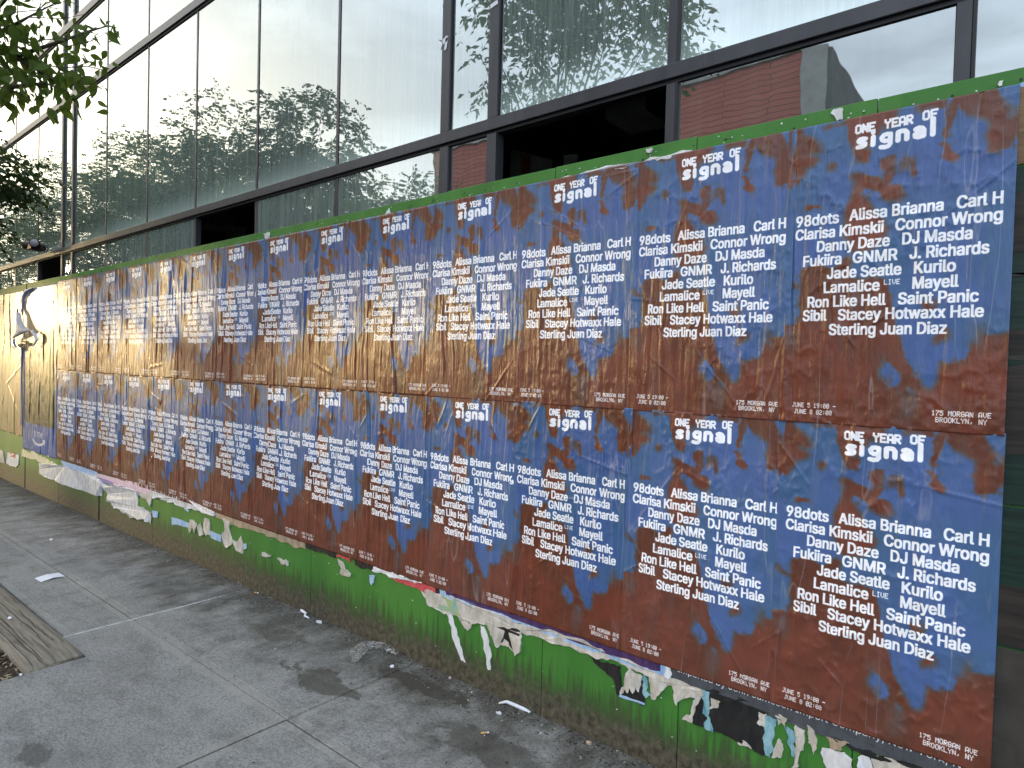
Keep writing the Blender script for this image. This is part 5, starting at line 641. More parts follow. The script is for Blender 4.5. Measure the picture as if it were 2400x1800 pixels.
# ---------------------------------------------------------------- posters
def poster_height(X, Z, nx, nz, seed, near):
    """displacement in metres out of the wall: long vertical glue ridges, creases, lifted edges"""
    rs = np.random.RandomState(seed)
    amp = .0056 * (1 - .38 * near)
    h = np.zeros((nz, nx))
    warp = (vnoise(nz, nx, 3, 2, seed + 1, 3) - .5) * .22
    u = np.linspace(0, 1, nx)[None] + warp * .45; v = np.linspace(0, 1, nz)[:, None]
    for k in range(int(11 + rs.randint(6))):
        c = rs.rand(); w = rs.uniform(.006, .020); a = rs.uniform(.25, 1.0) * (-.7 if rs.rand() < .3 else 1); z0, z1 = sorted(rs.uniform(-.2, 1.2, 2)); z1 = max(z1, z0 + .3); sl = rs.uniform(-.05, .05)
        g = np.exp(-((u - c - sl * (v - .5)) / w) ** 2) * np.clip((v - z0) / .12, 0, 1) * np.clip((z1 - v) / .12, 0, 1)
        h += a * g * amp * 1.25
    h += amp * 1.2 * (np.abs(vnoise(nz, nx, 2, 15, seed + 2, 3, .5) - .5) * 2) ** .8 * vnoise(nz, nx, 3, 3, seed + 3, 2)
    cr_ = np.abs(vnoise(nz, nx, 14, 10, seed + 21, 3, .55) - .5) * 2; h += .0050 * near * (1 - cr_) ** 3 * np.clip((vnoise(nz, nx, 4, 3, seed + 23, 2) - .32) * 3, 0, 1)
    fine = vnoise(nz, nx, 5, 46, seed + 7, 2, .5); h += amp * .38 * (np.abs(fine - .5) * 2) ** 1.3 * np.clip((vnoise(nz, nx, 4, 3, seed + 9, 2) - .30) * 3, 0, 1)
    # tent-like puckers: long straight folds fanning out from one point
    for k in range(rs.randint(1, 4)):
        x0, z0 = rs.uniform(.1, .9), rs.uniform(.05, .8); sg = 1 if rs.rand() < .7 else -1
        for j in range(rs.randint(2, 5)):
            ang = rs.uniform(-.45, .45); L = rs.uniform(.15, .45); dx, dz = math.sin(ang), sg * math.cos(ang)
            uu = np.linspace(0, 1, nx)[None]; t = (uu - x0) * dx + (v - z0) * 1.6 * dz; d = (uu - x0) * dz - (v - z0) * 1.6 * dx
            h += rs.uniform(.0015, .0038) * np.exp(-(d / rs.uniform(.005, .011)) ** 2) * np.clip(t / .04, 0, 1) * np.clip((L - t) / (L * .7), 0, 1)
    for k in range(rs.randint(3, 8)):          # oblique creases
        x0, z0 = rs.rand(2); ang = rs.uniform(-1.3, 1.3) + math.pi / 2 * rs.randint(2); L = rs.uniform(.08, .3)
        dx, dz = math.cos(ang), math.sin(ang); uu = np.linspace(0, 1, nx)[None] + (warp * .3); t = (uu - x0) * dx + (v - z0) * dz * 1.6; d = -(uu - x0) * dz + (v - z0) * dx * 1.6
        h += .0030 * np.exp(-(d / .007) ** 2) * np.exp(-(t / L) ** 4)
    return h
LX_UP = [-.734, -1.346, -1.964, -2.572, -3.174, -3.778, -4.390, -4.978, -5.583, -6.197, -6.825, -7.474, -8.122, -8.785]
LX_LO = [-.731, -1.340, -1.957, -2.558, -3.163, -3.773, -4.385, -4.990, -5.588, -6.217, -6.862, -7.500, -8.125, -8.775]
ORD = ['rightmost', 'second', 'third', 'fourth', 'fifth', 'sixth', 'seventh']
def ordlab(k, n=14):
    if k < 7: return 'rightmost' if k == 0 else ORD[k] + ' from the right'
    j = n - 1 - k; return 'leftmost' if j == 0 else ORD[j] + ' from the left'
def sheet_mesh(name, x0, z_top, w, h, nx, nz, y, hgt, mt, parent=None, thick=.0006, shear=0.0):
    u = np.linspace(0, 1, nx); v = np.linspace(0, 1, nz)
    X = x0 + u[None] * w + v[:, None] * shear; Z = z_top - v[:, None] * h + 0 * u[None]; Y = y - hgt
    vs = np.stack([X, Y, Z], -1).reshape(-1, 3)
    i = (np.arange(nz - 1)[:, None] * nx + np.arange(nx - 1)[None]).ravel()
    f = np.stack([i, i + nx, i + nx + 1, i + 1], -1)
    # skirt back to the wall so that the sheet has an edge
    ring = list(range(nx)) + [r * nx + nx - 1 for r in range(1, nz)] + [(nz - 1) * nx + c for c in range(nx - 2, -1, -1)] + [r * nx for r in range(nz - 2, 0, -1)]
    nb = len(vs); back = vs[ring].copy(); back[:, 1] = y + thick
    vs = np.concatenate([vs, back]); m_ = len(ring)
    sk = np.array([(ring[a], ring[(a + 1) % m_], nb + (a + 1) % m_, nb + a) for a in range(m_)])
    f = np.concatenate([f, sk])
    me = bpy.data.meshes.new(name); me.from_pydata(vs.tolist(), [], f.tolist())
    uvl = me.uv_layers.new(name='UVMap'); co = np.zeros(len(me.loops), np.int32); me.loops.foreach_get('vertex_index', co)
    U = np.tile(u[None], (nz, 1)).reshape(-1); V = np.tile(1 - v[:, None], (1, nx)).reshape(-1)
    U = np.concatenate([U, U[ring]]); V = np.concatenate([V, V[ring]])
    uvl.data.foreach_set('uv', np.stack([U[co], V[co]], -1).astype(np.float32).ravel())
    sm = np.ones(len(me.polygons), bool); sm[-m_:] = False; me.polygons.foreach_set('use_smooth', sm)
    me.materials.append(mt); me.update()
    o = bpy.data.objects.new(name, me)
    if parent is None: C.objects.link(o)
    else: at(parent, o)
    return o
for row, (LX, zt, nm) in enumerate(((LX_UP, 2.480, 'upper'), (LX_LO, 1.4665, 'lower'))):
    for k, x in enumerate(LX):
        near = max(0.0, 1 - k / 6.0); nx, nz = (190, 190) if k < 4 else (190, 100)
        seed = 100 + row * 50 + k; rs = np.random.RandomState(seed)
        hgt = poster_height(None, None, nx, nz, seed, near)
        y = -.0050 - (.0016 if row == 0 else 0) - (13 - k) * .00022
        wd = .636 if k == 0 else (LX[k - 1] - x) + .012
        # print stays at poster scale: sheet is .638 wide, its right edge tucked under the neighbour
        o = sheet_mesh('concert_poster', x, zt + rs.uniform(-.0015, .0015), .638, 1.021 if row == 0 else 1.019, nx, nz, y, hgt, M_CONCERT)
        lab = 'blue and brown concert poster with white names, %s in the %s row' % (ordlab(k), nm)
        tag(o, lab, 'poster', 'concert posters pasted in two rows on the hoarding')

# big blue framed poster, partly peeled, and the bleached yellow one left of it
nz, nx = 150, 110
hgt = poster_height(None, None, nx, nz, 901, 0) * 1.2
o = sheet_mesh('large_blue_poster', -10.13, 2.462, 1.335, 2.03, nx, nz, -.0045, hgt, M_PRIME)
tag(o, 'large blue bordered film poster with golden picture, its left side peeling', 'poster')
gm, n, l, b = mat('bleached_yellow_poster_paper'); P = posxyz(n, l)
t = noise(n, l, 1.0, 5, .6, sc3=(5, 5, 2.0), dist=1.0); r = ramp(n, l, t.outputs['Fac'], [(.34, (.10, .12, .045)), (.45, (.32, .25, .10)), (.55, (.40, .27, .12)), (.66, (.42, .19, .11))])
t3 = noise(n, l, 1.0, 6, .7, sc3=(9, 9, 9), dist=1.5); top = ramp(n, l, math_(n, l, 'ADD', math_(n, l, 'MULTIPLY', P[2], .9), math_(n, l, 'MULTIPLY', t3.outputs['Fac'], .7)), [(.30, 0.0), (.42, 0.0)])
dz = math_(n, l, 'SUBTRACT', P[2], 2.0); dz = math_(n, l, 'ADD', math_(n, l, 'MULTIPLY', dz, 2.0), math_(n, l, 'SUBTRACT', t3.outputs['Fac'], .5)); rt = ramp(n, l, dz, [(.25, 0.0), (.6, .85)])
l.new(mixc(n, l, rt.outputs['Color'], r.outputs['Color'], (.035, .03, .024)), b.inputs['Base Color']); setc(b, rough=.4); b.inputs['Coat Weight'].default_value = .4; b.inputs['Coat Roughness'].default_value = .25
nn = bump(n, l, None, noise(n, l, 1.0, 5, .6, sc3=(38, 38, 4)).outputs['Fac'], .5, .012); l.new(nn, b.inputs['Normal']); l.new(nn, b.inputs['Coat Normal'])
o = sheet_mesh('bleached_poster', -11.42, 2.455, 1.25, 1.88, nx, nz, -.0042, poster_height(None, None, nx, nz, 902, 0) * 1.4, gm)
tag(o, 'bleached yellow and brown poster at the left edge beside the blue one', 'poster')
M_BACK = speckled('white_paper_back', (.50, .48, .52), (.66, .64, .66), 9, .7, bs=.5)
def flap(name, pts, mt, seed, y0=-.02, bulge=.10, parent=None):
    """curled loose paper: fan of rings between an outline and its centre, bulging off the wall"""
    rr = random.Random(seed); p = jag(pts, .008, rr, 2); n_ = len(p); cx = sum(a for a, _ in p) / n_; czz = sum(b_ for _, b_ in p) / n_
    q = MB(); rings = [1.0, .75, .5, .25]; vs = []
    for s_ in rings:
        for i, (x, z) in enumerate(p):
            vs.append((cx + (x - cx) * s_, y0 - bulge * (.35 + .65 * math.sin((x - cx) * 9 + seed) ** 2) * (1.15 - s_ * .6) - .012 * math.sin(i * 1.9), czz + (z - czz) * s_))
    vs.append((cx, y0 - bulge, czz)); fs = []
    for k in range(3):
        for i in range(n_): fs.append((k * n_ + i, k * n_ + (i + 1) % n_, (k + 1) * n_ + (i + 1) % n_, (k + 1) * n_ + i))
    for i in range(n_): fs.append((3 * n_ + i, 3 * n_ + (i + 1) % n_, 4 * n_))
    q.add(vs, fs); return q.build(name, mt, parent, True)
fp = empty('peeled_flap', (-10.1, -.05, 1.95)); tag(fp, 'grey backed strip of paper peeling forward off the blue poster', 'paper flap')
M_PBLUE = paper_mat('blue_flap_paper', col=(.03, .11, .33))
def ribbon(name, L_, R_, mt, y0, bulge, phase=0.0, n_=22, m_=7):
    q = MB(); vs = []; fs = []
    def sample(P, t):
        t = t * (len(P) - 1); i = min(int(t), len(P) - 2); a = t - i; a = a * a * (3 - 2 * a) * .35 + a * .65; return (P[i][0] * (1 - a) + P[i + 1][0] * a, P[i][1] * (1 - a) + P[i + 1][1] * a)
    for i in range(n_ + 1):
        t = i / n_; l_, r_ = sample(L_, t), sample(R_, t)
        for j in range(m_ + 1):
            s_ = j / m_; vs.append((l_[0] * (1 - s_) + r_[0] * s_, y0 - bulge * math.sin(math.pi * (s_ * .8 + .1)) * (.5 + .5 * math.sin(2.6 * t + phase)) - .01 * t, l_[1] * (1 - s_) + r_[1] * s_ + .006 * math.sin(9 * s_ + 5 * t)))
    for i in range(n_):
        for j in range(m_): fs.append((i * (m_ + 1) + j, i * (m_ + 1) + j + 1, (i + 1) * (m_ + 1) + j + 1, (i + 1) * (m_ + 1) + j))
    q.add(vs, fs); return q.build(name, mt, fp, True)
ribbon('blue_edge', [(-9.70, 2.468), (-9.98, 2.45), (-10.16, 2.39), (-10.22, 2.33), (-10.20, 2.24), (-10.14, 2.14)], [(-9.62, 2.44), (-9.90, 2.40), (-10.02, 2.34), (-10.07, 2.28), (-10.08, 2.20), (-10.10, 2.13)], M_PBLUE, -.012, .03, 1.0)
ribbon('paper_back', [(-10.20, 2.22), (-10.17, 2.08), (-10.20, 1.98), (-10.32, 1.90), (-10.46, 1.835)], [(-10.10, 2.15), (-9.98, 2.04), (-9.82, 1.98), (-9.64, 1.93), (-10.20, 1.855)], M_BACK, -.03, .07, .4)
ribbon('blue_corner', [(-10.47, 1.835), (-10.45, 1.78), (-10.38, 1.73), (-10.24, 1.69)], [(-10.31, 1.855), (-10.27, 1.80), (-10.18, 1.74), (-10.12, 1.71)], M_PBLUE, -.05, .03, .2)
ribbon('dark_corner', [(-10.25, 1.80), (-10.12, 1.82), (-10.0, 1.80), (-9.86, 1.79)], [(-10.20, 1.72), (-10.08, 1.72), (-9.98, 1.75), (-9.84, 1.75)], PAPER['black'], -.035, .02, .6)
ribbon('hanging_shred', [(-9.66, 1.93), (-9.50, 1.88), (-9.42, 1.80), (-9.62, 1.73)], [(-9.56, 1.93), (-9.40, 1.88), (-9.33, 1.82), (-9.50, 1.74)], M_BACK, -.03, .04, .9)
ribbon('torn_edge', [(-10.20, 1.72), (-10.165, 1.5), (-10.16, 1.1), (-10.18, .72)], [(-10.13, 1.72), (-10.12, 1.5), (-10.12, 1.1), (-10.125, .72)], M_PBLUE, -.012, .015, .9)
M_BACK2 = M_BACK
# ---------------------------------------------------------------- torn remnants of older posters
for i, (ck_, lay, lab, pts) in enumerate(SCRAPS):
    rr = random.Random(i + 40); straight = ck_ in ('charcoal', 'purple', 'blueedge', 'pink', 'violet')
    p = jag([tuple(a) for a in pts], .0035 if straight else .009, rr, 2 if straight else 3)
    n_ = len(p); y = -.0028 - .00035 * lay - .00002 * i
    thick = .0012 if ck_ in ('charcoal', 'purple') else .0020
    if 'streak running' in lab: thick = .0004
    lift = .006 if ck_ in ('cream', 'silver', 'white') and 'streak' not in lab else .001
    if ck_ == 'silver': lift = .02
    q = MB(); cx = sum(a for a, _ in p) / n_; cz_ = sum(b_ for _, b_ in p) / n_
    # outline follows a gently buckled surface
    f1, f2 = rr.uniform(20, 45), rr.uniform(15, 35)
    def yy(x, z): return y - thick - lift * max(0, math.sin(x * f1 + z * f2 + i)) * (1 if z < .449 or z > 2.4 else 0)
    q.add([(x, yy(x, z), z) for x, z in p] + [(x, -.0019, z) for x, z in p], [tuple(range(n_))[::-1]] + [(a, (a + 1) % n_, (a + 1) % n_ + n_, a + n_) for a in range(n_)])
    o = q.build('torn_paper', PAPER[ck_]); bm_n = len(o.data.polygons)
    tag(o, lab, 'paper scrap', 'torn remnants of older posters')
    # triangulate the big face so that it buckles instead of breaking
    import bmesh
    bm = bmesh.new(); bm.from_mesh(o.data); bmesh.ops.triangulate(bm, faces=[f for f in bm.faces if len(f.verts) > 4], ngon_method='EAR_CLIP'); bmesh.ops.recalc_face_normals(bm, faces=bm.faces); bm.to_mesh(o.data); bm.free()
    if ck_ == 'charcoal':
        # cut-off caption line printed on the strip
        T = []; s_ = 'Imported by John Jameson Import Company, New York, NY'
        cu = bpy.data.curves.new('caption', 'CURVE'); cu.dimensions = '2D'; cu.fill_mode = 'BOTH'
        adv = 0; L_ = sum(GLYPHS.get(c, GLYPHS['a'])[0] for c in s_); W_ = .95; k_ = W_ / L_
        for ch in s_:
            w_, cs = GLYPHS.get(ch, GLYPHS['a'])
            for c in cs:
                sp = cu.splines.new('POLY'); sp.points.add(len(c) // 2 - 1); sp.use_cyclic_u = True
                for a in range(len(c) // 2): sp.points[a].co = ((adv + c[2 * a]) * k_, c[2 * a + 1] * k_ * 1.0, 0, 1)
            adv += w_
        tmp = bpy.data.objects.new('tmp', cu); me = bpy.data.meshes.new_from_object(tmp); me.name = 'caption_lettering'; bpy.data.objects.remove(tmp)
        M_INK, n, l, b = mat('white_print_ink'); setc(b, (.75, .75, .76), .6); me.materials.clear(); me.materials.append(M_INK)
        t_ = bpy.data.objects.new('caption_lettering', me); C.objects.link(t_); t_.rotation_euler = (R(90), 0, 0); t_.location = (-1.09, y - thick - .0016, .4415); t_.parent = o

# ---------------------------------------------------------------- glass-fronted building behind the hoarding
YF = 1.0
bd = empty('glass_building', (-7, YF, 0)); tag(bd, 'glass curtain wall building with dark metal frames standing behind the hoarding', 'building')
def glass(name, dust=.10, tint=(.20, .26, .235)):
    mt, n, l, b = mat(name); n.remove(b); out = n['Material Output']; P = posxyz(n, l)
    tr = n.new('ShaderNodeBsdfTransparent'); tr.inputs['Color'].default_value = (*tint, 1)
    gl = n.new('ShaderNodeBsdfGlossy'); gl.inputs['Roughness'].default_value = .012; gl.inputs['Color'].default_value = (.93, .97, .96, 1)
    df = n.new('ShaderNodeBsdfDiffuse')
    t = noise(n, l, 1.0, 3, .5, sc3=(.9, .9, .55)); t2 = noise(n, l, 1.0, 2, .5, sc3=(3.2, 3.2, 2.1)); ad = math_(n, l, 'ADD', t.outputs['Fac'], math_(n, l, 'MULTIPLY', t2.outputs['Fac'], .25))
    bp = n.new('ShaderNodeBump'); bp.inputs['Strength'].default_value = .25; bp.inputs['Distance'].default_value = .012; l.new(ad, bp.inputs['Height']); l.new(bp.outputs['Normal'], gl.inputs['Normal'])
    fr = n.new('ShaderNodeFresnel'); fr.inputs['IOR'].default_value = 2.35; l.new(bp.outputs['Normal'], fr.inputs['Normal'])
    fac = math_(n, l, 'ADD', fr.outputs['Fac'], .17, True)
    # dust: rain streaks everywhere, a pale drift where each tall pane meets its sill
    s = noise(n, l, 1.0, 5, .7, sc3=(30, 30, .9)); rsx = ramp(n, l, s.outputs['Fac'], [(.40, dust * 2.2), (.75, dust * 4.0)])
    m1 = n.new('ShaderNodeMapRange'); m1.inputs['From Min'].default_value = 3.33; m1.inputs['From Max'].default_value = 3.62; m1.inputs['To Min'].default_value = .55; m1.inputs['To Max'].default_value = 0; m1.clamp = True; l.new(P[2], m1.inputs['Value'])
    gt = math_(n, l, 'GREATER_THAN', P[2], 3.33); dr = math_(n, l, 'MULTIPLY', m1.outputs[0], gt); dr = math_(n, l, 'MULTIPLY', math_(n, l, 'POWER', dr, 1.6), 1.25)
    df.inputs['Color'].default_value = (.66, .82, .72, 1)
    mA = n.new('ShaderNodeMixShader'); l.new(math_(n, l, 'ADD', rsx.outputs['Color'], dr, True), mA.inputs[0]); l.new(tr.outputs[0], mA.inputs[1]); l.new(df.outputs[0], mA.inputs[2])
    mB = n.new('ShaderNodeMixShader'); l.new(fac, mB.inputs[0]); l.new(mA.outputs[0], mB.inputs[1]); l.new(gl.outputs[0], mB.inputs[2]); l.new(mB.outputs[0], out.inputs['Surface'])
    return mt
M_GLASS = glass('coated_window_glass'); M_GLASSG = glass('grimy_window_glass', .13, (.20, .23, .22)); M_GLASSD = glass('dusty_window_glass', .035, (.16, .19, .18))
# frame grid
ZT = [(3.262, 3.345), (5.60, 5.70), (6.72, 6.83), (9.05, 9.15), (10.2, 10.3)]
MX = [2.40, 1.03, -.335, -1.690]
G1 = (-3.03, -3.50); MXL = [-4.86, -6.22, -7.58, -8.94, -10.36]; G2 = (-11.72, -12.20); MXLL = [-13.56, -14.95, -16.3, -17.7, -19.1]
allm = [(x, .060) for x in MX] + [(G1[0], .085), (G1[1], .085)] + [(x, .036) for x in MXL] + [(G2[0], .075), (G2[1], .075)] + [(x, .03) for x in MXLL]
for z0, z1 in ZT:
    MB().box(-24, 6, YF - .040, YF + .06, z0, z1, 0, .004).build('transom', M_STEEL, bd)
    MB().box(-24, 6, YF - .02, YF + .05, z0 - .022, z0 - .001).build('gasket', M_GASKET, bd)
MB().box(-24, 6, YF - .040, YF + .06, 2.0, 2.08, 0, .004).build('transom', M_STEEL, bd)
rows = [(2.08, 3.240), (3.345, 5.578), (5.70, 6.698), (6.83, 9.028), (9.15, 10.18)]
xs_sorted = sorted([x for x, _ in allm])
wd = dict((x, w) for x, w in allm)
missing = {(0, -3.03), (0, -7.58), (0, -13.56)}           # bays whose lower pane is gone (keyed by left mullion)
for ri, (z0, z1) in enumerate(rows):
    for x, w in allm:
        th = w if not (ri == 0 and w < .05) else .05
        pr = .034 if w > .07 else (.026 if w > .05 else .012)
        MB().box(x - th / 2, x + th / 2, YF - pr, YF + .055, z0 + .0005, z1, 0, .003).build('mullion', M_STEEL, bd)
        if w == .06:
            MB().box(x + th / 2 + .001, x + th / 2 + .012, YF - .03, YF + .03, z0 + .0005, z1).build('gasket', M_GASKET, bd)
    for a, b_ in zip(xs_sorted[:-1], xs_sorted[1:]):
        miss = (ri == 0) and (abs(a + 3.03) < .01 or abs(a + 7.58) < .01 or (abs(a + 13.56) < .01))
        x0, x1 = a + wd[a] / 2 + .012, b_ - wd[b_] / 2 - .004
        if miss: continue
        MB().box(x0, x1, YF - .006 + random.Random(int(a * 100) + ri).uniform(-.002, .002), YF + .006, z0 + .001, z1 - .002).build('window_pane', M_GLASS if ri else (M_GLASSD if a > -4 else M_GLASSG), bd)
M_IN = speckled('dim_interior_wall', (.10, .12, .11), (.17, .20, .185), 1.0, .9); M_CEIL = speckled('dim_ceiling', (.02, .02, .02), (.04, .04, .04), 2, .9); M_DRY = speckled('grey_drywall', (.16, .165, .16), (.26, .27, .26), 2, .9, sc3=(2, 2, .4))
M_BLK, n, l, b = mat('interior_shade_black'); setc(b, (.006, .006, .006), .8)
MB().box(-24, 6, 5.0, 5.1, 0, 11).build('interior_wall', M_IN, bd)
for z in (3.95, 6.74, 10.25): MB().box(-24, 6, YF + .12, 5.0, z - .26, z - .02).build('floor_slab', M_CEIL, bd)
MB().box(-24, 6, YF - .05, 5.1, 10.31, 10.6).build('roof', M_STEEL, bd)
MB().box(6.0, 6.2, YF - .05, 5.1, 0, 10.6).build('end_wall', M_DRY, bd); MB().box(-24.2, -24.0, YF - .05, 5.1, 0, 10.6).build('end_wall', M_DRY, bd)
for x, w in ((-5.25, .30), (-8.25, .35), (-2.2, .3), (-11.2, .4)): MB().box(x - w / 2, x + w / 2, YF + .35, YF + .7, 3.3, 6.4).build('interior_column', M_DRY, bd)
for (x0, x1) in [(-5.6, -1.62), (-10.6, -6.1), (-17.0, -12.1)]:  # black sheets added to paint the unlit interior shade of the open bays
    MB().box(x0, x1, YF + 1.9, YF + 1.92, 1.5, 3.70).build('shade_sheet', M_BLK, bd); MB().box(x0, x1, YF + .10, YF + 1.9, 3.60, 3.62).build('shade_sheet', M_BLK, bd)
    MB().box(x1 - .01, x1, YF + .10, YF + 1.9, 1.5, 3.59).build('shade_sheet', M_BLK, bd)
def board(name, pts, y, mt):
    q = MB(); n_ = len(pts); q.add([(x, y, z) for x, z in pts] + [(x, y + .02, z) for x, z in pts], [tuple(range(n_)), tuple(range(2 * n_ - 1, n_ - 1, -1))] + [(i, (i + 1) % n_, (i + 1) % n_ + n_, i + n_) for i in range(n_)]); return q.build(name, mt, bd)
M_DRYL = speckled('pale_drywall', (.48, .50, .46), (.62, .63, .60), 2, .9)
board('drywall_piece', [(-3.64, 2.4), (-3.21, 2.4), (-3.21, 3.34), (-3.64, 3.51)], 1.9, M_DRYL); board('drywall_piece', [(-3.08, 2.4), (-2.95, 2.4), (-2.95, 3.335), (-3.08, 3.35)], 1.9, M_DRYL)
M_ORN = speckled('orange_paint_drip', (.34, .07, .02), (.46, .14, .05), 12, .8, sc3=(1, 1, .2)); board('paint_drip', [(-3.50, 2.4), (-3.40, 2.4), (-3.42, 3.40), (-3.50, 3.44)], 1.875, M_ORN)
M_RUST = speckled('rust_brown_door', (.12, .04, .025), (.18, .07, .035), 3, .8)
board('interior_door', [(-9.31, 2.2), (-8.92, 2.2), (-8.92, 3.50), (-9.31, 3.60)], 2.0, M_RUST); board('drywall_piece', [(-8.90, 2.2), (-8.38, 2.2), (-8.38, 3.42), (-8.90, 3.50)], 2.0, M_DRYL)
M_TAPE, n, l, b = mat('white_tape_scrap'); setc(b, (.75, .76, .78), .5)
for (x, z, w, h, a) in ((-3.505, 4.02, .028, .022, .3), (-3.495, 3.99, .012, .05, -.2), (-3.03, 4.12, .035, .016, .15)):
    q = MB(); ca, sa = math.cos(a), math.sin(a)
    q.add([(x + ca * px * w - sa * pz * h, YF - .0365 - dy_, z + sa * px * w + ca * pz * h) for dy_ in (0, .0012) for px, pz in ((-1, -1), (1, -.8), (.9, 1), (-1, .7))], [(0, 1, 2, 3), (4, 5, 6, 7), (0, 1, 5, 4), (1, 2, 6, 5), (2, 3, 7, 6), (3, 0, 4, 7)]); q.build('tape_scrap', M_TAPE, bd)

# twin floodlight on the transom
fx = empty('twin_floodlight', (-12.95, .95, 3.42)); tag(fx, 'small twin headed brown security light mounted on the dark transom at left', 'floodlight')
M_BRZ = speckled('brown_lamp_housing', (.030, .016, .012), (.055, .030, .022), 20, .4); M_LENS, n, l, b = mat('frosted_lamp_lens'); setc(b, (.30, .28, .32), .3)
MB().box(-13.08, -12.84, .72, .93, 3.36, 3.46, 0, .015).build('lamp_body', M_BRZ, fx)
for sx, ang in ((-1, .55), (1, -.35)):
    c0 = Vector((-12.96 + sx * .16, .80, 3.43)); d = Vector((sx * .75, -.55, .25 if sx < 0 else .1)).normalized()
    q = MB(); q.tube([c0 - d * .06, c0 - d * .02, c0 + d * .05, c0 + d * .12], [.025, .04, .062, .075], 16); hd = q.build('lamp_head', M_BRZ, fx, True)
    q = MB(); q.tube([c0 + d * .118, c0 + d * .128], [.066, .06], 16); lo = q.build('lens', M_LENS, None, True); lo.parent = hd
q = MB(); q.tube([(-12.75 + .10 * math.cos(t), .90, 3.37 + .055 * math.sin(t)) for t in np.linspace(0, 6.1, 16)], .006, 5); q.build('cable_loop', M_GASKET, fx, True)

# ---------------------------------------------------------------- trees
def leafmat(name, c1, c2, tr=.35):
    mt, n, l, b = mat(name); n.remove(b); out = n['Material Output']
    t = noise(n, l, 5.0, 3, .6); r = ramp(n, l, t.outputs['Fac'], [(.35, c1), (.65, c2)])
    oi = n.new('ShaderNodeBsdfPrincipled'); l.new(r.outputs['Color'], oi.inputs['Base Color']); oi.inputs['Roughness'].default_value = .5; oi.inputs['Specular IOR Level'].default_value = .3
    ts = n.new('ShaderNodeBsdfTranslucent'); l.new(mixc(n, l, .5, r.outputs['Color'], (.24, .32, .04)), ts.inputs['Color'])
    mx = n.new('ShaderNodeMixShader'); mx.inputs[0].default_value = tr; l.new(oi.outputs[0], mx.inputs[1]); l.new(ts.outputs[0], mx.inputs[2]); l.new(mx.outputs[0], out.inputs['Surface']); return mt
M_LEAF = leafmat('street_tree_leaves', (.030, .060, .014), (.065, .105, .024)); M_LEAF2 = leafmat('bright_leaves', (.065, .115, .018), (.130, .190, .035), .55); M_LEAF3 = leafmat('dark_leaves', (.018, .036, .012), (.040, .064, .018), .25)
M_BARK = speckled('grey_brown_bark', (.035, .028, .022), (.09, .075, .06), 9, .9, bs=.8, sc3=(4, 4, 1))
def leaves_from(P, D, L, W, rs, fold=.35):
    """ovate leaves as two folded triangles pairs: base, left, tip, right (vectorised)"""
    n_ = len(P); D = D / np.linalg.norm(D, axis=1, keepdims=True)
    S = np.cross(D, rs.normal(size=(n_, 3))); S /= np.linalg.norm(S, axis=1, keepdims=True) + 1e-9; N = np.cross(D, S)
    L = np.asarray(L).reshape(-1, 1) * np.ones((n_, 1)); Wd = L * W
    a = P; b_ = P + D * L * .42 + S * Wd + N * Wd * fold; c = P + D * L - N * L * .08; d = P + D * L * .42 - S * Wd + N * Wd * fold; e = P + D * L * .45
    v = np.stack([a, b_, c, d, e], 1).reshape(-1, 3); i = np.arange(n_)[:, None] * 5
    f = np.concatenate([i + [0, 1, 4], i + [1, 2, 4], i + [2, 3, 4], i + [3, 0, 4]]); return v, f
def crown(blobs, rs, leaf, per, droop=.5, wl=.26, spray_len=.35):
    V = []; F = []; o_ = 0
    for (c, r, ns) in blobs:
        c = np.array(c); r = np.array(r)
        d = rs.normal(size=(ns, 3)); d /= np.linalg.norm(d, axis=1, keepdims=True)
        lump = 1 + .28 * np.sin(d[:, 0] * 5 + c[0]) * np.sin(d[:, 1] * 4 + c[1]) + .18 * np.sin(d[:, 2] * 9 + c[2] * 3)
        rad = rs.rand(ns) ** .45 * lump; p = c + d * r * rad[:, None]
        # keep leaves in clumps with gaps between
        q = np.sin(p[:, 0] * 3.1 + 1) * np.sin(p[:, 1] * 3.7) + np.sin(p[:, 2] * 5.3 + p[:, 0] * 1.3); keep = q > -.75 + .5 * rs.rand(ns); p = p[keep]; d = d[keep]
        n_ = len(p); ax = d * [1, 1, .35] + rs.normal(size=(n_, 3)) * .45; ax[:, 2] -= droop * rs.rand(n_); ax /= np.linalg.norm(ax, axis=1, keepdims=True)
        t = np.linspace(0, 1, per)[None, :, None]; pos = p[:, None] + ax[:, None] * t * spray_len * (0.6 + .8 * rs.rand(n_, 1, 1)); pos[..., 2] -= (t[..., 0] ** 2) * .10
        side = np.cross(ax, [0, 0, 1.0]); side /= np.linalg.norm(side, axis=1, keepdims=True) + 1e-9
        sg = np.where(np.arange(per) % 2, 1, -1)[None, :, None]; D = ax[:, None] * .7 + side[:, None] * sg + rs.normal(size=pos.shape) * .25; D[..., 2] -= .35
        v, f = leaves_from(pos.reshape(-1, 3), D.reshape(-1, 3), leaf * rs.uniform(.6, 1.15, pos.size // 3), wl, rs); V.append(v); F.append(f + o_); o_ += len(v)
    return np.concatenate(V), np.concatenate(F)
def np_mesh(name, v, f, mt, parent):
    me = bpy.data.meshes.new(name); me.vertices.add(len(v)); me.vertices.foreach_set('co', v.astype(np.float32).ravel())
    k = f.shape[1]; me.loops.add(f.size); me.loops.foreach_set('vertex_index', f.astype(np.int32).ravel()); me.polygons.add(len(f)); me.polygons.foreach_set('loop_start', np.arange(0, f.size, k, dtype=np.int32)); me.polygons.foreach_set('loop_total', np.full(len(f), k, np.int32))
    me.update(calc_edges=True); me.materials.append(mt); o = bpy.data.objects.new(name, me); at(parent, o); return o
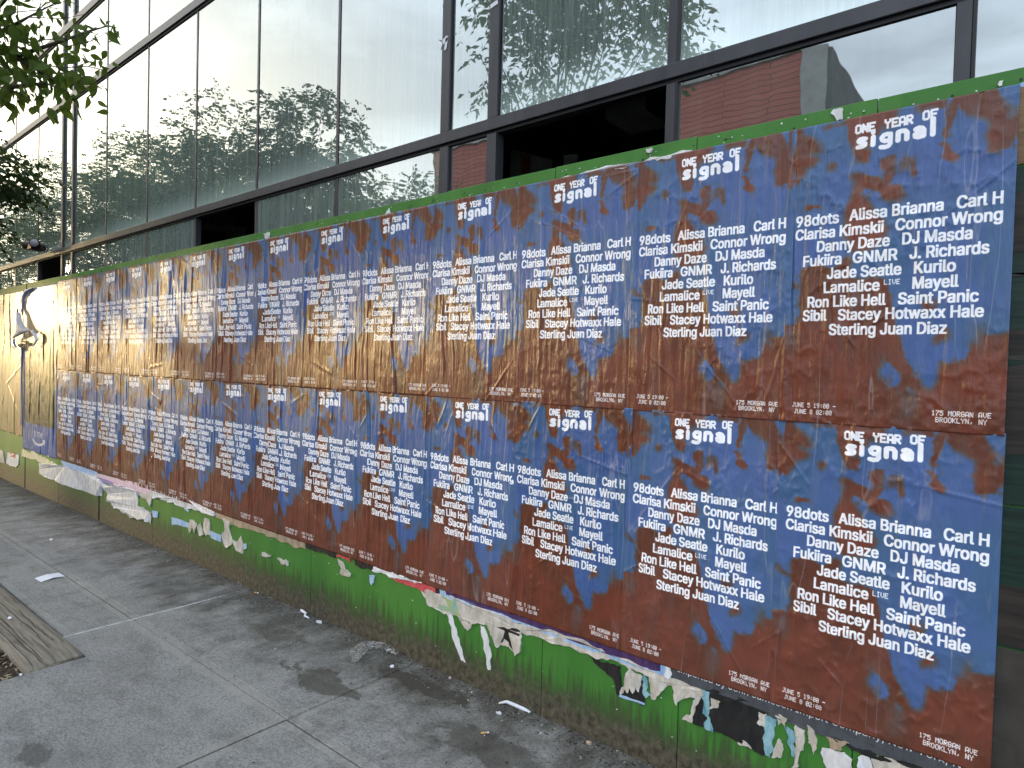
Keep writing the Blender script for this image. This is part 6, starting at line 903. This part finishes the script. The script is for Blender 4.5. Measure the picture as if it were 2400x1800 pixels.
def tree(label, base, blobs, leaf=.10, per=9, mt=None, trunk_r=.09, group=None, seed=1, twigs=26, extra=None, wl=.26, spray=.35, top=None):
    rs = np.random.RandomState(seed); rr = random.Random(seed)
    root = empty('street_tree', base); tag(root, label, 'tree', group)
    bx, by, bz = base; c0 = np.array(blobs[0][0]); q = MB()
    fork = Vector((bx + (c0[0] - bx) * .25, by + (c0[1] - by) * .25, bz + max(1.9, (c0[2] - bz) * .45)))
    q.tube([(bx, by, bz - .1), (bx + .01, by, bz + .6), (bx + (fork.x - bx) * .5, by + (fork.y - by) * .5, bz + (fork.z - bz) * .7), fork], [trunk_r * 1.25, trunk_r, trunk_r * .9, trunk_r * .8], 10)
    q.build('trunk', M_BARK, root, True); q = MB()
    for (c, r, ns) in blobs:
        for k in range(max(3, twigs // len(blobs))):
            d = np.array([rr.gauss(0, 1), rr.gauss(0, 1), rr.gauss(0, .8)]); d /= np.linalg.norm(d); e = Vector(np.array(c) + d * np.array(r) * rr.uniform(.6, 1.0)); md = (fork + e) / 2 + Vector((rr.uniform(-.2, .2), rr.uniform(-.2, .2), rr.uniform(0, .3)))
            q.tube([fork, fork.lerp(md, .5) + Vector((0, 0, .06)), md, md.lerp(e, .5) + Vector((rr.uniform(-.08, .08), rr.uniform(-.08, .08), .05)), e], [trunk_r * .42, trunk_r * .3, trunk_r * .18, trunk_r * .09, .004], 5)
    if extra: extra(q, fork, rr)
    q.build('branch', M_BARK, root, True)
    v, f = crown(blobs, rs, leaf, per, wl=wl, spray_len=spray); np_mesh('crown', v, f, mt or M_LEAF, root); return root
GRP = 'street trees along the kerb'
# tree in the mulch pit: one low branch hangs into the picture at the upper left
near_pts = []
def low_branch(q, fork, rr):
    def P3(x, y, d):
        dd = CAM_F + CAM_R * ((x - 1200) / 1516.6) - CAM_U * ((y - 900) / 1516.6); dd.normalize(); return Vector((0, -2.3856, 1.62)) + dd * d
    mains = [[fork, (-4.75, -1.75, 3.2), (-4.42, -1.60, 3.22), (-4.20, -1.45, 3.17), (-4.02, -1.30, 3.12), (-3.93, -1.20, 3.14), (-3.88, -1.14, 3.13)],
             [(-4.75, -1.75, 3.2), (-4.40, -1.62, 3.05), (-4.15, -1.50, 2.98), (-4.03, -1.42, 2.93)],
             [(-4.42, -1.60, 3.22), (-4.1, -1.45, 3.32), (-3.95, -1.33, 3.42)], [(-4.2, -1.45, 3.17), (-4.0, -1.3, 3.25), (-3.9, -1.18, 3.33), (-3.86, -1.12, 3.36)],
             [(-4.4, -1.6, 3.22), (-4.15, -1.52, 3.38), (-4.0, -1.45, 3.5)], [(-4.02, -1.30, 3.12), (-3.92, -1.17, 3.05)], [(-4.2, -1.45, 3.17), (-3.99, -1.33, 3.04)], [(-4.6, -1.9, 3.2), (-4.3, -1.7, 3.12), (-4.12, -1.58, 3.10), (-4.0, -1.5, 3.02)], [(-4.3, -1.7, 3.12), (-4.15, -1.62, 2.97), (-4.07, -1.55, 2.90)], [(-4.75, -1.75, 3.2), (-4.35, -1.68, 3.32), (-4.12, -1.60, 3.30), (-4.02, -1.48, 3.22)], [(-4.15, -1.50, 2.98), (-4.02, -1.36, 3.02), (-3.96, -1.27, 2.99)]]
    for (x_, y_, x2, y2, d_) in ((60, 40, 215, 30, 4.3), (90, 95, 250, 62, 4.3), (150, 110, 262, 70, 4.25), (40, 60, 120, -10, 4.4), (20, 30, 160, 0, 4.4)):
        a_, c_ = P3(x_, y_, d_), P3(x2, y2, d_); md = a_.lerp(c_, .55) + Vector((0, 0, -.02)); q.tube([a_, md, c_], [.003, .002, .0012], 4)
        q.tube([md, md.lerp(c_, .5) + Vector((.02, .01, .05))], [.0018, .0010], 4)
    for m_ in mains:
        m_ = [Vector(a) for a in m_]; n_ = len(m_); q.tube(m_, [max(.0025, .013 * (1 - k / n_) ** 1.6) for k in range(n_)], 5)
        near_pts.append(m_)
t1 = tree('young tree in the mulch pit with one leafy branch hanging before the glass', (-5.0, -2.05, zg(-5) - .05), [((-4.6, -2.15, 6.6), (1.15, 1.0, 1.35), 800), ((-4.0, -2.5, 5.9), (.8, .8, .8), 260), ((-5.5, -2.3, 5.9), (.8, .7, .8), 260)], .13, 9, M_LEAF, .075, GRP, 3, 26, low_branch, .2, .42)
rs = np.random.RandomState(9); Pn = []; Dn = []
for m_ in near_pts:
    for a, b_ in zip(m_[:-1] if m_ is not near_pts[0] else m_[1:-1], m_[1:] if m_ is not near_pts[0] else m_[2:]):
        k = max(4, int((b_ - a).length * 110))
        for j in range(k):
            p = a.lerp(b_, rs.rand()); Pn.append(tuple(p + Vector(rs.normal(size=3) * .05))); Dn.append((rs.normal() * .7, rs.normal() * .7, -1.0 + rs.normal() * .5))
    for j in range(5): p = m_[-1]; Pn.append(tuple(p + Vector(rs.normal(size=3) * .03))); Dn.append((rs.normal() * .8, rs.normal() * .8, -.7 + rs.normal() * .4))
def ovate(P, D, L, W, rs):
    n_ = len(P); D = D / np.linalg.norm(D, axis=1, keepdims=True); S = np.cross(D, rs.normal(size=(n_, 3))); S /= np.linalg.norm(S, axis=1, keepdims=True); N = np.cross(D, S); L = L.reshape(-1, 1)
    prof = [(0, 0), (.12, .55), (.32, 1.0), (.55, .88), (.78, .42), (1.0, 0), (.78, -.42), (.55, -.88), (.32, -1.0), (.12, -.55)]
    vs = [P + D * L * a - N * L * .16 * a * a + S * L * W * w_ + N * L * W * abs(w_) * .35 for a, w_ in prof] + [P + D * L * a - N * L * .16 * a * a for a in (.12, .32, .55, .78)]
    v = np.stack(vs, 1).reshape(-1, 3); i = np.arange(n_)[:, None] * 14
    q = [(0, 1, 10, 10), (1, 2, 11, 10), (2, 3, 12, 11), (3, 4, 13, 12), (4, 5, 13, 13), (5, 6, 13, 13), (6, 7, 12, 13), (7, 8, 11, 12), (8, 9, 10, 11), (9, 0, 10, 10)]
    tri = [(a, b_, c) for a, b_, c, d in q] + [(a, c, d) for a, b_, c, d in q if c != d]
    return v, np.concatenate([i + list(t_) for t_ in tri])
v, f = ovate(np.array(Pn), np.array(Dn), rs.uniform(.045, .10, len(Pn)), .24, rs)
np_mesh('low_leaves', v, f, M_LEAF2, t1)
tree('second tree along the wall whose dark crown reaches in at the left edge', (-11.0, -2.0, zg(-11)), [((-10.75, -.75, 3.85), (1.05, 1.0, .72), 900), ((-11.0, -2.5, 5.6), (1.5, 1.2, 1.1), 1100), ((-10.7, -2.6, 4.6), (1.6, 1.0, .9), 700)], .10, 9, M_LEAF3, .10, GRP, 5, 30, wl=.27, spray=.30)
for i, (x, h_, rx, zc) in enumerate([(-15.4, 7.2, 1.9, 5.2), (-19.5, 7.6, 2.0, 5.3), (-24.5, 8.2, 2.2, 5.6), (-30.5, 8.5, 2.4, 5.8)]):
    tree('%s leafy street tree seen only as a reflection in the glass' % ['third', 'fourth', 'fifth', 'sixth'][i], (x, -2.0, zg(x)), [((x, -2.5, zc), (rx * 1.1, 1.2, 1.35), 1400), ((x + .5, -2.6, zc + 1.3), (rx * .8, 1.0, 1.0), 700), ((x - .3, -2.5, zc - 1.3), (rx * 1.0, 1.1, .8), 420)], .11, 8, M_LEAF, .11, GRP, 20 + i, 20, spray=.42)
for i, (x, y, zc, s_) in enumerate([(-19.0, -11.8, 6.6, 1.8), (-25.5, -11.8, 8.2, 2.4), (-33, -12, 9.6, 2.8), (-43, -12, 11, 3.2)]):
    tree('%s tree across the street, mirrored in the glass' % ['nearest', 'second nearest', 'third nearest', 'farthest'][i], (x, y, zg(x)), [((x, y, zc), (s_ * 1.6, s_ * .9, s_ * .95), 3000), ((x + 1.2, y, zc - 1.8), (s_ * 1.3, s_ * .8, s_ * .8), 1200)], .17, 8, M_LEAF, .14, 'trees across the street', 40 + i, 16, spray=.6)

# ---------------------------------------------------------------- buildings across the street (seen in the glass, row house added)
M_BRICK, n, l, b = mat('red_brick_in_courses')
P = posxyz(n, l); cz_n = n.new('ShaderNodeCombineXYZ'); l.new(math_(n, l, 'ADD', P[0], P[1]), cz_n.inputs[0]); l.new(P[2], cz_n.inputs[1])
br = n.new('ShaderNodeTexBrick'); br.inputs['Scale'].default_value = 1.0; br.inputs['Brick Width'].default_value = 3.2; br.inputs['Row Height'].default_value = .19; br.inputs['Mortar Size'].default_value = .014; l.new(cz_n.outputs[0], br.inputs['Vector'])
br.inputs['Color1'].default_value = (.46, .12, .085, 1); br.inputs['Color2'].default_value = (.52, .15, .11, 1); br.inputs['Mortar'].default_value = (.17, .06, .05, 1); l.new(br.outputs['Color'], b.inputs['Base Color']); setc(b, rough=.9)
bump(n, l, b, br.outputs['Fac'], .5, .02)
M_STONE = speckled('pale_stone_trim', (.36, .34, .32), (.46, .44, .42), 3, .8); M_GREYW = speckled('grey_render', (.11, .10, .10), (.15, .14, .14), 2, .9); M_WIN, n, l, b = mat('dark_window_glass'); setc(b, (.02, .025, .03), .08)
bb = empty('brick_building', (-14, -18, 0)); tag(bb, 'red brick building across the street mirrored in the lower panes', 'building')
MB().box(-24.0, -6.6, -26, -18.0, -1, 12.2, 0).build('wall', M_BRICK, bb); MB().box(-6.58, -5.85, -26, -17.93, -1, 12.22).build('corner_pier', M_STONE, bb); MB().box(-5.84, -5.7, -38, -18.0, -1, 12.1).build('side_wall', M_GREYW, bb)
MB().box(-24.2, -6.62, -18.25, -17.9, 12.21, 12.33).build('cornice', M_STONE, bb)
for x in (-21.5, -17.6, -13.6, -9.9):
    for z in (1.5, 4.6):
        w = MB().box(x - .65, x + .65, -17.99, -17.93, z, z + 1.9).build('window', M_STONE, bb)
        MB().box(x - .55, x + .55, -17.925, -17.90, z + .1, z + .93).build('pane', M_WIN, None).parent = w; MB().box(x - .55, x + .55, -17.925, -17.90, z + .97, z + 1.8).build('pane', M_WIN, None).parent = w
rh = empty('added_row_house', (-32, -20, 0)); tag(rh, 'unseen dark row house added across the street to darken poster reflections', 'building')  # added dark mass behind the trees, gives glossy posters something dark to mirror
M_RH = speckled('added_house_brown', (.07, .045, .035), (.12, .08, .06), 2, .9); MB().box(-39.5, -25.0, -30, -19, -2, 7.2).build('wall', M_RH, rh); MB().box(-39.7, -24.8, -30, -18.8, 7.21, 7.5).build('cornice', M_STONE, rh)
for x in (-37.5, -34.3, -31.0, -27.8):
    for z in (1.2, 4.4):
        w = MB().box(x, x + 1.2, -18.99, -18.94, z, z + 1.8).build('window', M_STONE, rh); MB().box(x + .1, x + 1.1, -18.935, -18.91, z + .1, z + 1.7).build('pane', M_WIN, None).parent = w
M_TAN = speckled('tan_render', (.34, .30, .25), (.42, .38, .32), 2, .9)
lb = empty('low_building', (-60, -20, 0)); tag(lb, 'low tan row building far down the street, glimpsed in the left panes', 'building')
MB().box(-72, -40, -30, -19, -2, 6.0).build('wall', M_TAN, lb); MB().box(-72.3, -39.7, -30, -18.8, 6.01, 6.35).build('cornice', M_STONE, lb)
for x in np.arange(-70, -41, 3.4):
    w = MB().box(x, x + 1.5, -18.99, -18.94, 2.5, 4.6).build('window', M_STONE, lb); MB().box(x + .1, x + 1.4, -18.935, -18.91, 2.6, 4.5).build('pane', M_WIN, None).parent = w

# ---------------------------------------------------------------- litter
def flatpoly(name, pts, z0, th, mt, lab, cat, warp=.004, seed=1, group=None):
    rr = random.Random(seed); n_ = len(pts); q = MB(); top = [(x, y, zg(x) + z0 + th + rr.uniform(0, warp)) for x, y in pts]; bot = [(x, y, zg(x) + z0) for x, y in pts]
    q.add(top + bot, [tuple(range(n_))] + [(i, i + n_, (i + 1) % n_ + n_, (i + 1) % n_) for i in range(n_)]); o = q.build(name, mt); tag(o, lab, cat, group); return o
M_WHITE = speckled('clean_white_paper', (.66, .68, .72), (.80, .81, .84), 4, .6)
fo = empty('folded_leaflet', (-5.68, -.89, zg(-5.68))); tag(fo, 'folded white leaflet lying on the pavement at left', 'leaflet')
q = MB(); z_ = zg(-5.7) + .002; q.add([(-5.737, -.96, z_), (-5.60, -.955, z_ + .002), (-5.615, -.875, z_ + .012), (-5.745, -.885, z_ + .010), (-5.60, -.955, z_), (-5.737, -.96, z_ - .001)], [(0, 1, 2, 3)]); q.build('lower_fold', M_WHITE, fo)
q = MB(); q.add([(-5.745, -.885, z_ + .010), (-5.615, -.875, z_ + .012), (-5.63, -.795, z_ + .001), (-5.755, -.802, z_ + .002)], [(0, 1, 2, 3)]); q.build('upper_fold', M_WHITE, fo)
def butt(x, y, a, lab, z=0.005):
    root = empty('cigarette_butt', (x, y, zg(x))); tag(root, lab, 'cigarette butt', 'cigarette butts on the pavement'); d = Vector((math.cos(a), math.sin(a), .05)); p = Vector((x, y, zg(x) + z))
    q = MB(); q.tube([p - d * .015, p + d * .012], .0042, 8); q.build('filter', M_FILT, root, True); q = MB(); q.tube([p + d * .0122, p + d * .021], [.0040, .0036], 8); q.build('paper_end', M_WHITE, root, True)
M_FILT = speckled('orange_filter_paper', (.50, .26, .09), (.62, .36, .15), 60, .7)
butt(-1.852, -.282, .8, 'orange cigarette butt on the dark pavement near the bottom centre'); butt(-4.25, -.03, .3, 'small cigarette butt against the foot of the hoarding, farther off')
# clear plastic bag: crumpled translucent crescent
M_BAG, n, l, b = mat('clear_crumpled_plastic'); out = n['Material Output']; tr = n.new('ShaderNodeBsdfTransparent'); tr.inputs['Color'].default_value = (.92, .92, .92, 1); mx = n.new('ShaderNodeMixShader')
t = noise(n, l, 34, 5, .7, dist=1.2); r = ramp(n, l, t.outputs['Fac'], [(.46, .06), (.64, .70)]); l.new(r.outputs['Color'], mx.inputs[0]); l.new(tr.outputs[0], mx.inputs[1]); l.new(b.outputs[0], mx.inputs[2]); l.new(mx.outputs[0], out.inputs['Surface'])
setc(b, (.62, .61, .58), .15, .6); bump(n, l, b, t.outputs['Fac'], .9, .02)
cl = [(-2.835, -.245), (-2.90, -.17), (-2.945, -.10), (-2.93, -.035), (-2.86, -.012), (-2.79, -.012), (-2.73, -.02)]
q = MB(); rs = np.random.RandomState(3); rings = []; nr = 14; rd = [.012, .042, .040, .036, .032, .026, .010]
pts = []
for k in range(len(cl) - 1):
    for s_ in range(5): a = s_ / 5; pts.append((cl[k][0] * (1 - a) + cl[k + 1][0] * a, cl[k][1] * (1 - a) + cl[k + 1][1] * a, rd[k] * (1 - a) + rd[k + 1] * a))
vs = []
for i, (x, y, rr_) in enumerate(pts):
    j = min(i + 1, len(pts) - 1); h = max(i - 1, 0); tx, ty = pts[j][0] - pts[h][0], pts[j][1] - pts[h][1]; L = math.hypot(tx, ty); nx_, ny_ = -ty / L, tx / L
    for k in range(nr):
        a = 2 * math.pi * k / nr; r_ = rr_ * rs.uniform(.85, 1.35); c_, s_ = math.cos(a) * r_, math.sin(a) * r_; vs.append((x + nx_ * c_, y + ny_ * c_, zg(x) + .004 + max(0, s_ * .38 + rr_ * .30)))
fs = [(i * nr + k, i * nr + (k + 1) % nr, (i + 1) * nr + (k + 1) % nr, (i + 1) * nr + k) for i in range(len(pts) - 1) for k in range(nr)]
q.add(vs, fs); o = q.build('plastic_bag', M_BAG, None, True); tag(o, 'crumpled clear plastic bag curled on the pavement against the hoarding', 'plastic bag')
q = MB(); q.tube([(-1.97, -.05, zg(-2) + .006), (-1.94, -.028, zg(-2) + .016), (-1.90, -.022, zg(-2) + .014), (-1.85, -.012, zg(-2) + .008), (-1.81, .0 - .01, zg(-2) + .005)], [.004, .008, .009, .009, .006], 6); o = q.build('paper_twist', M_WHITE, None, True); tag(o, 'long twisted white paper strip by the hoarding foot at bottom centre', 'paper scrap')
q = MB(); q.tube([(-3.72, -.01, zg(-3.7) + .012), (-3.68, -.03, zg(-3.7) + .02), (-3.645, -.02, zg(-3.7) + .008), (-3.62, -.045, zg(-3.7) + .006), (-3.565, -.05, zg(-3.7) + .008)], [.004, .010, .008, .007, .004], 6); o = q.build('curled_ribbon', M_WHITE, None, True); tag(o, 'curled white ribbon of paper at the base of the hoarding', 'paper scrap')
for i, (x, y, s_, mt_, lab) in enumerate([(-3.47, -.04, .030, M_WHITE, 'crumpled white scrap just right of the curled ribbon'), (-2.65, -.138, .020, M_WHITE, 'small white scrap on the pavement right of the plastic bag'), (-1.914, -.116, .016, M_WHITE, 'white round chip below the twisted paper strip'),
        (-4.87, -1.30, .022, M_WHITE, 'small white chip lying on the timber plank'), (-7.55, -.80, .028, PAPER['white'], 'pale scrap on the far pavement at the left edge'), (-6.9, -.55, .026, PAPER['white'], 'faint pale scrap on the pavement above the folded leaflet'), (-3.98, -1.45, .014, M_WHITE, 'tiny white chip at the corner of the tree pit'), (-2.33, -.02, .014, PAPER['cream'], 'cream crumb by the wall foot below the white streaks'), (-1.46, -.045, .016, PAPER['kraft'], 'curled tan leaf on the dark pavement near the bottom')]):
    rr = random.Random(i); pp = [(x + s_ * rr.uniform(.5, 1.1) * math.cos(a), y + .55 * s_ * rr.uniform(.5, 1.2) * math.sin(a)) for a in np.linspace(0, 6.28, 8)[:-1]]
    flatpoly('litter_scrap', pp, .002 if 'plank' not in lab else .022, .002, mt_, lab, 'paper scrap', .010, i, 'small scraps on the pavement')
M_DEB = [speckled('debris_%s' % nm, c1, c2, 60, .9) for nm, c1, c2 in (('dark', (.015, .012, .01), (.04, .03, .022)), ('tan', (.13, .10, .07), (.24, .19, .13)), ('pale', (.40, .38, .34), (.55, .52, .47)))]
o = chips('debris', 5200, (-13, -.6), lambda r_, x: -abs(r_.normal() * .075) - .001 if r_.rand() < .75 else -abs(r_.normal() * .35), lambda x, y: zg(x), .007, M_DEB, 12, .2, [.66, .28, .06]); tag(o, 'fine dirt and leaf crumbs gathered along the foot of the hoarding', 'debris', kind='stuff')
